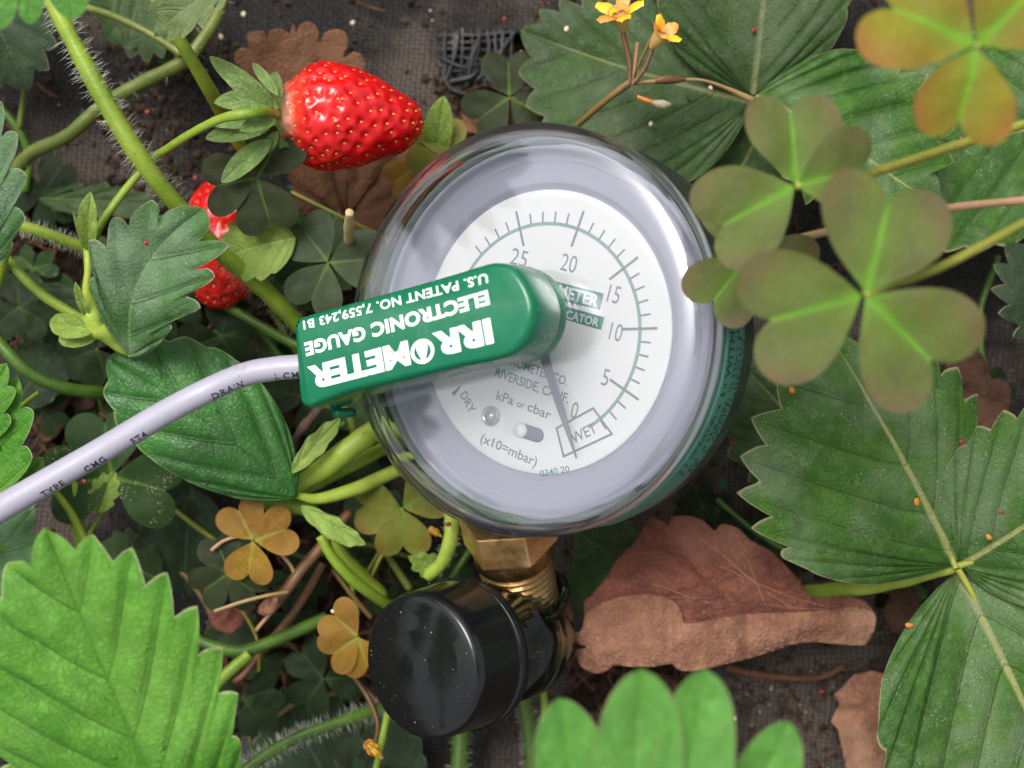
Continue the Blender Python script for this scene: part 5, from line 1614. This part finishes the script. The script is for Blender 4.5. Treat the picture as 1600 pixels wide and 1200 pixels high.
for a_, b_ in (((1345, 950), (1010, 935)), ((1300, 950), (1015, 850)), ((1240, 950), (1060, 822)), ((1200, 950), (1150, 835)), ((1150, 945), (960, 905))):
    q_ = [(a_[0] + (b_[0] - a_[0]) * k / 5, a_[1] + (b_[1] - a_[1]) * k / 5 + 5 * math.sin(k * 1.3)) for k in range(6)]
    V, F = tube_geo(*curve_px([(x, y, zb(x, y) + 0.02, 1.9 - 0.25 * k) for k, (x, y) in enumerate(q_)]), 6)
    mk("vein", V, F, M['dry_tan'], dl)

d2 = thing("dry_leaf", "scalloped brown dry leaf behind the ripe strawberry", "dry leaf", P(520, 250, 10))
nodex, nodey = 540, 345


def zd2(x, y):
    a = math.atan2(y - nodey, x - nodex); r_ = math.hypot(x - nodex, y - nodey)
    return 9 + r_ * 0.03 + 2.4 * abs(math.sin(a * 7.5 + 0.4)) * min(1, r_ / 150) + 1.2 * noise.noise(Vector((x * 0.012, y * 0.012, 13))) + 0.4 * noise.noise(Vector((x * 0.05, y * 0.05, 13)))


sheet(d2, "blade", [(545, 352), (500, 355), (470, 330), (455, 290), (440, 262), (400, 230), (372, 180), (364, 140), (380, 112), (368, 98), (367, 82), (376, 75), (390, 76), (385, 58), (392, 50), (412, 49), (419, 62), (421, 50), (434, 44), (450, 50), (454, 60), (455, 44), (460, 39), (464, 50), (468, 40), (480, 34), (492, 38), (498, 52), (499, 68),
                     (507, 52), (522, 46), (538, 50), (544, 66), (536, 92), (552, 81), (566, 88), (573, 108), (580, 140), (640, 200), (690, 240), (680, 300), (640, 360), (600, 420), (570, 400), (552, 370)], zd2, 'dry_brown', step=7, seed=3, smooth_out=True, rough_edge=0.8)
for T in ((505, 235), (545, 232), (600, 262), (452, 270)):
    V, F = tube_geo(*curve_px([(538, 342, zd2(538, 342) + .1, 2.2), ((538 + T[0]) / 2, (342 + T[1]) / 2, zd2((538 + T[0]) / 2, (342 + T[1]) / 2) + .1, 1.6), (T[0], T[1], zd2(*T) + .05, 1)]), 6)
    mk("vein", V, F, M['dry_dark'], d2)
d3 = thing("dry_leaf", "pinkish crumpled dry leaf below the folded one, under the lower right leaf", "dry leaf", P(1330, 1130, 12))
sheet(d3, "blade", [(1318, 1072), (1335, 1055), (1362, 1048), (1400, 1060), (1420, 1120), (1420, 1220), (1330, 1220), (1318, 1180), (1310, 1140), (1298, 1128), (1306, 1112), (1312, 1100), (1304, 1086)], zbump(11, 2.5, 0.03, 21), 'dry_tan', step=7, seed=4)
d4 = thing("dry_leaf", "dark brown dry leaf behind the largest khaki clover", "dry leaf", P(1520, 610, 20))
sheet(d4, "blade", [(1478, 566), (1490, 555), (1512, 546), (1534, 552), (1545, 575), (1548, 592), (1565, 590), (1580, 605), (1578, 640), (1560, 670), (1530, 690), (1500, 690), (1490, 640), (1480, 600)], zbump(20, 2.5, 0.02, 31), 'dry_dark', step=7, seed=5)
d5 = thing("dry_leaf", "rusty crumpled leaf scrap among the lower left clovers", "dry leaf", P(350, 970, 16))
sheet(d5, "blade", [(326, 962), (335, 945), (355, 952), (375, 945), (390, 930), (400, 950), (380, 975), (360, 990), (340, 985), (330, 978)], zbump(18, 2, 0.05, 41), 'dry_red', step=5, seed=6)
d6 = thing("dry_leaf", "small curled tan leaf scrap by the cluster of brown stems", "dry leaf", P(420, 950, 18))
sheet(d6, "blade", [(405, 945), (418, 935), (432, 930), (436, 945), (428, 958), (412, 962), (404, 958)], zbump(30, 2, 0.05, 51), 'dry_tan', step=4, seed=7)
d7 = thing("dry_leaf", "crisp orange brown leaf scrap above the cable", "dry leaf", P(360, 560, 10))
sheet(d7, "blade", [(325, 575), (340, 560), (362, 558), (372, 540), (398, 530), (412, 540), (395, 560), (372, 580), (345, 588)], zbump(14, 2, 0.05, 61), 'dry_tan', step=5, seed=8)

# ------------------------------------------------------------ yellow clover flowers
def flower(label, base, tip, open_=1.0, closed=False, scale=1.0, seed=1):
    Bv, Tv = P(*base), P(*tip)
    root = thing("clover_flower", label, "flower", Bv)
    z = (Tv - Bv).normalized(); L = (Tv - Bv).length
    Rm = z.to_track_quat('Z', 'Y').to_matrix()
    V, F = lathe([(0.5 * scale, 0), (1.0 * scale, L * .3), (1.5 * scale, L * .7), (1.7 * scale, L * 0.95)], 20)
    if closed: V = [(v[0] * 0.6, v[1] * 0.6, v[2]) for v in V]
    mk("flower_tube", [Bv + Rm @ Vector(v) for v in V], F, M['flower_tube'], root)
    for i in range(5):
        a = i * 2 * math.pi / 5 + seed
        V, F = [], []
        for j in range(9):
            t_ = j / 8
            wdt = scale * (0.9 + 1.6 * math.sin(math.pi * min(1, t_ * .62 + .12))) * 0.75
            if t_ > 0.85: wdt *= 0.75
            rr = scale * (1.2 + (2.9 * t_ ** 1.4 * open_ if not closed else -0.7 * t_))
            zz = L * 0.75 + scale * (2.4 * t_ - 1.1 * open_ * t_ * t_)
            if closed:
                rr = scale * (0.75 + 0.6 * math.sin(math.pi * min(1, t_ * 1.1)) - 0.35 * t_); zz = L * 0.35 + scale * 3.6 * t_; wdt = scale * 1.0 * (1 - 0.4 * t_)
            for k in range(7):
                s_ = (k - 3) / 3
                aa = a + s_ * wdt / max(rr, 1.0) * 0.62
                V.append(Bv + Rm @ Vector((rr * math.cos(aa), rr * math.sin(aa), zz - 0.35 * s_ * s_ * scale)))
        for j in range(8):
            for k in range(6):
                b = j * 7 + k
                F.append((b, b + 1, b + 8, b + 7))
        mk("petal", V, F, M['petal'] if i % 3 else M['petal_or'], root)
    return root


f1 = flower("open yellow orange clover flower at the top edge, left of its twin", (975, 48, 46), (966, 14, 49), 0.95, scale=1.1, seed=0.3)
f2 = flower("yellow orange clover flower right of its twin, above the long flower stalk", (1018, 74, 46), (1040, 48, 49), 0.6, scale=1.0, seed=0.8)
fs = thing("flower_stalk", "brown forked stalk carrying the two yellow flowers over the gauge rim", "stalk", P(905, 190, 36))
for pts, m in (([(880, 215, 34, 5), (908, 190, 38, 5), (945, 158, 42, 5.5), (984, 128, 44, 6)], 'stem_brown'), ([(984, 130, 44, 4.5), (983, 95, 45, 4.5), (975, 60, 46, 4), (974, 44, 46, 4)], 'stem_red'), ([(990, 130, 44, 4.5), (1008, 105, 45, 4), (1020, 72, 46, 4)], 'stem_red'),
               ([(988, 125, 43, 3), (1000, 95, 44, 3), (1020, 55, 45, 3)], 'stem_brown'), ([(986, 128, 44, 3), (992, 100, 44, 3), (996, 66, 45, 4)], 'stem_pink'), ([(986, 130, 44, 4.5), (1005, 128, 43, 3.5), (1025, 127, 42, 3.5)], 'stem_pink')):
    V, F = tube_geo(*curve_px(pts), 8, wob=.15)
    mk("branch", V, F, M[m], fs)
V, F = tube_geo(*curve_px([(1022, 127, 42, 4), (1036, 124, 42, 7), (1055, 124, 41, 7), (1070, 124, 40, 3)]), 8, wob=.3)
mk("seed_pod", V, F, M['stem_red'], fs)
flower("closed orange bud at the bottom edge left of the black cap", (597, 1184, 38), (574, 1162, 41), 0.1, True, scale=1.0, seed=.5)
flower("tiny orange bud beside the yellow green clover under the gauge", (690, 838, 30), (672, 826, 32), 0.1, True, scale=0.6, seed=.2)
fp_ = thing("fallen_petal", "fallen withered orange and cream flower on the broad old leaf", "petal", P(1020, 160, 30))
V, F = tube_geo(*curve_px([(996, 151, 31, 3), (1008, 156, 31.5, 4), (1020, 160, 31.5, 3)]), 7, wob=.3); mk("husk", V, F, M['petal_or'], fp_)
V, F = tube_geo(*curve_px([(1020, 160, 31.5, 3), (1034, 163, 32, 7), (1048, 163, 32, 2)]), 7, wob=.6); mk("withered_petal", V, F, M['cream'], fp_)


# ------------------------------------------------------------ tiny specks
def speck(name, lab, cat, px, py, z, r, mat, seed):
    r_ = np.random.default_rng(int(seed * 10))
    V, F = lathe([(0.01, 0), (0.8, 0.12), (1.0, 0.4), (0.7, 0.65), (0.01, 0.75)], 9)
    V = [tuple(np.array(v) * (1 + 0.45 * noise.noise(Vector((v[0] * 1.3 + seed, v[1] * 1.3, v[2] * 2))))) for v in V]
    k = r * pxmm(z)
    a = r_.uniform(0, 3.1); sx = r_.uniform(1, 1.5)
    c = P(px, py, z)
    V = [(c.x + k * (v[0] * sx * math.cos(a) - v[1] * math.sin(a)) * r_.uniform(.85, 1.15), c.y + k * (v[0] * sx * math.sin(a) + v[1] * math.cos(a)) * r_.uniform(.85, 1.15), c.z + k * (v[2] - .3)) for v in V]
    return tag(mk(name, V, F, M[mat], None), lab, cat)


for i, (x, y, z, lab) in enumerate([(1178, 47, 29, "dark red mite on the broad leaf near the top edge, right of the flowers"), (1145, 242, 16, "dark red mite on the smooth dark leaf by the gauge"), (1502, 217, 30, "dark red mite on the long leaf under the amber clover"),
                                    (228, 380, 63, "dark red mite on the dusty blue green leaf"), (131, 752, 38, "dark red mite on the speckled clover under the cable"), (1565, 800, 52, "dark red mite on the right leaflet near the right edge"),
                                    (1502, 690, 52, "dark red mite on the three part leaf near its right edge"), (1284, 1081, 3, "dark red mite on the fabric under the folded dry leaf"), (230, 175, 2, "dark red mite on the fabric between the top left stems"),
                                    (338, 250, 2, "dark red mite on the fabric left of the calyx"), (245, 268, 2, "dark red mite on the fabric beside the hairy stem"), (788, 30, 3, "dark red mite above the torn fabric strands"), (1143, 692, 46, "reddish bump on the tooth tip of the three part leaf"),
                                    (305, 278, 2, "dark red mite on the fabric above the half hidden berry"), (700, 819, 34, "dark red mite on the pale stem by the brass fitting")]):
    speck("mite", lab, "mite", x, y, z, 3.8, 'red_speck', i + 1)
for i, (x, y, z, lab) in enumerate([(1237, 610, 53, "orange speck at the lower edge of the largest khaki clover"), (1432, 784, 51, "orange speck on the pale midrib of the three part leaf"), (1545, 839, 51, "orange speck on the right leaflet by the yellow vein"),
                                    (1420, 977, 46, "orange speck on the edge of the lower leaflet"), (1466, 130, 66, "tiny orange speck on the amber clover"), (18, 245, 66, "yellow orange speck on the scalloped leaf at the left edge")]):
    speck("pollen_speck", lab, "speck", x, y, z, 4.6, 'orange_speck', i + 30)
for i, (x, y, z, lab) in enumerate([(345, 58, 3, "pale crumb on the fabric left of the brown scalloped leaf"), (380, 22, 3, "pale crumb on the fabric at the top edge"), (551, 35, 3, "pale curled husk on the fabric above the berry"), (1110, 137, 30, "pale round husk on the dry seed stalk"),
                                    (1017, 194, 27, "pale crumb on the broad old leaf under the fallen flower"), (885, 45, 28, "pale oval scale on the upper left of the broad old leaf"), (1147, 1123, 3, "pale splinter on the fabric above the blurred leaf"), (520, 955, 38, "pale papery scrap beside the cut stem left of the cap")]):
    speck("crumb", lab, "crumb", x, y, z, 3.6, 'cream', i + 50)
stem("dry_stalk", "dry tan stalk lying on the broad old leaf right of the seed pod", [(1068, 124, 36, 2.5), (1100, 126, 34, 2.5), (1140, 140, 30, 3.5), (1178, 158, 27, 6)], M['stem_pink'], cat="stalk")

for i, (pts, m_, lab) in enumerate([
    ([(-20, 150, 10, 7), (20, 190, 10, 7), (45, 240, 8, 7), (40, 300, 6, 6)], 'stem_dark', "short dark stem in the shade at the left, under the top left leaf"),
    ([(60, 330, 4, 6), (120, 325, 6, 6), (200, 330, 6, 6), (280, 350, 4, 5)], 'stem_dark', "flat dark stem crossing the hollow above the hairy stem"),
    ([(420, 480, 14, 5), (470, 560, 14, 5), (540, 640, 12, 6), (560, 720, 10, 6)], 'stem_low', "thin low stem running under the green gauge head"),
    ([(440, 740, 12, 5), (480, 700, 14, 5), (540, 660, 16, 5)], 'stem_dark', "thin dark stem above the broad stem base"),
    ([(560, 800, 16, 6), (600, 860, 14, 6), (640, 920, 12, 6)], 'stem_low', "low stem between the yellow green clover and the cap"),
    ([(520, 820, 22, 3), (540, 860, 20, 3), (548, 910, 18, 3), (560, 960, 14, 3)], 'stem_yellow', "thread thin yellow stem by the cut stem"),
    ([(620, 830, 20, 3), (590, 880, 20, 3), (570, 930, 16, 3)], 'stem_yellow', "thin stem curving down from the yellow green clover"),
    ([(440, 850, 22, 4), (480, 870, 20, 4), (560, 850, 18, 4), (640, 870, 12, 4)], 'stem_low', "thin stem crossing behind the brown stalks"),
    ([(240, 870, 6, 4), (290, 900, 8, 4), (330, 960, 8, 4), (350, 1020, 6, 4)], 'stem_brown', "thin brown stem behind the dark clover, lower left"),
    ([(430, 1120, 12, 4), (480, 1090, 12, 4), (560, 1080, 10, 4)], 'stem_brown', "thin brown stem above the bottom hairy stem"),
    ([(1120, 780, 6, 4), (1180, 830, 8, 4), (1260, 880, 8, 5)], 'stem_dark', "thin dark stem in the shade right below the gauge"),
    ([(1560, 400, 6, 5), (1530, 500, 8, 5), (1545, 620, 8, 5)], 'stem_dark', "dark stem in the gap right of the largest khaki clover"),
    ([(330, 470, 16, 5), (390, 500, 18, 5), (440, 560, 16, 5)], 'stem_dark', "thin dark stem under the half hidden berry"),
    ([(180, 600, 10, 4), (260, 560, 12, 4), (330, 548, 12, 4), (400, 560, 10, 4)], 'stem_yellow', "thin yellowish stem behind the glossy leaf's upper edge")]):
    stem("stem", lab, pts, M[m_], seed=300 + i)
for i, (ol, zz, m_, lab) in enumerate([
    ([(95, 575), (120, 560), (150, 570), (160, 600), (140, 640), (110, 630), (92, 600)], 4, 'dry_dark', "dark dead leaf scrap in the hollow under the knot"),
    ([(40, 600), (70, 585), (95, 600), (100, 660), (70, 690), (45, 650)], 3, 'dry_brown', "brown dead leaf scrap low at the left edge"),
    ([(440, 620), (480, 600), (520, 620), (500, 660), (455, 665)], 6, 'dry_dark', "dark dead scrap under the twig by the gauge head"),
    ([(1000, 1060), (1030, 1050), (1060, 1070), (1040, 1100), (1005, 1095)], 2, 'dry_dark', "dark dead scrap on the soil under the folded dry leaf"),
    ([(1390, 930), (1420, 915), (1440, 940), (1425, 985), (1398, 990), (1380, 960)], 6, 'dry_dark', "withered dark scrap below the yellow green petiole"),
    ([(720, 175), (745, 165), (765, 180), (755, 205), (728, 205)], 3, 'dry_brown', "brown crumpled scrap between berry tip and dark olive clover"),
    ([(470, 1010), (500, 995), (530, 1010), (520, 1040), (480, 1045)], 6, 'dry_dark', "dark scrap under the dark round clover left of the cap"),
    ([(215, 430), (250, 420), (270, 450), (240, 480), (212, 465)], 4, 'dry_brown', "brown scrap under the blue green leaf")]):
    t = thing("dry_leaf", lab, "dry leaf", P(ol[0][0], ol[0][1], zz))
    sheet(t, "blade", ol, zbump(zz, 2.4, 0.06, 71 + i), m_, step=5, seed=20 + i, smooth_out=True)

# crumbs of soil and bits of straw: stuff
ico = [(0, 0, 1.0), (.89, 0, .45), (.28, .85, .45), (-.72, .53, .45), (-.72, -.53, .45), (.28, -.85, .45), (.72, .53, -.45), (-.28, .85, -.45), (-.89, 0, -.45), (-.28, -.85, -.45), (.72, -.53, -.45), (0, 0, -1.0)]
icf = [(0, 1, 2), (0, 2, 3), (0, 3, 4), (0, 4, 5), (0, 5, 1), (1, 6, 2), (2, 7, 3), (3, 8, 4), (4, 9, 5), (5, 10, 1), (6, 7, 2), (7, 8, 3), (8, 9, 4), (9, 10, 5), (10, 6, 1), (11, 7, 6), (11, 8, 7), (11, 9, 8), (11, 10, 9), (11, 6, 10)]
ico = np.array(ico)


def crumbs(name, boxes, mat, rmin, rmax, seed, zoff=0.0):
    r_ = np.random.default_rng(seed); V = []; F = []
    for (x0, y0, x1, y1, cnt) in boxes:
        for _ in range(cnt):
            c = P(r_.uniform(x0, x1), r_.uniform(y0, y1), 0)
            zz = max(fabric_h(c.x, c.y), -5.5 + 2.5 * noise.noise(Vector((c.x * 0.08, c.y * 0.08, 3))) + 1.2 * noise.noise(Vector((c.x * 0.35, c.y * 0.35, 4))))
            s_ = rmin * (rmax / rmin) ** (r_.random() ** 2.2)
            q = ico * (1 + r_.uniform(-.3, .3, (12, 1))) * r_.uniform(.7, 1.2, 3) * s_
            b = len(V)
            V += [(c.x + v[0], c.y + v[1], zz + s_ * 0.35 + zoff + v[2]) for v in q]
            F += [(a + b, d + b, e + b) for a, d, e in icf]
    return tag(mk(name, np.array(V), F, M[mat], None, smooth=False), kind="stuff")


crumbs("soil_crumbs", [(0, 300, 560, 740, 5200), (330, 820, 700, 1150, 3800), (880, 1020, 1110, 1160, 1800), (680, 110, 820, 240, 900), (1380, 880, 1460, 970, 500), (-50, -50, 1650, 1250, 7000), (160, 60, 360, 330, 900), (1080, 1040, 1400, 1200, 700)], 'soil_pale', 0.1, 1.0, 5)
crumbs("pale_grit", [(-50, -50, 1650, 1250, 420), (160, 60, 360, 330, 90), (1080, 1040, 1350, 1200, 130)], 'cream', 0.07, 0.28, 6)
crumbs("dark_clods", [(20, 320, 420, 700, 420), (360, 850, 560, 1100, 260), (1140, 800, 1300, 1000, 100)], 'soil', 0.8, 2.6, 8)
# straw and root hairs strewn in the hollows
r_ = np.random.default_rng(21); V = []; F = []
for (x0, y0, x1, y1, cnt, zz) in [(20, 320, 480, 720, 150, 1), (330, 820, 640, 1100, 110, 3), (880, 1020, 1110, 1160, 30, 0), (1080, 760, 1500, 980, 30, 1), (0, 0, 1600, 1200, 160, 2)]:
    for _ in range(cnt):
        cx, cy = r_.uniform(x0, x1), r_.uniform(y0, y1); a = r_.uniform(0, 6.28); l = r_.uniform(15, 70)
        pts = [(cx + math.cos(a + r_.normal(0, .25)) * l * (k - 1.5) / 3, cy + math.sin(a + r_.normal(0, .25)) * l * (k - 1.5) / 3, zz + r_.uniform(0, 3)) for k in range(4)]
        C = spline([tuple(P(*p)) for p in pts], 8)
        v, f = tube_geo(C, r_.uniform(0.08, 0.28), 5)
        b = len(V); V += v.tolist(); F += [tuple(i + b for i in q) for q in f]
tag(mk("dry_straw", np.array(V), F, M['dry_brown'], None), kind="stuff")
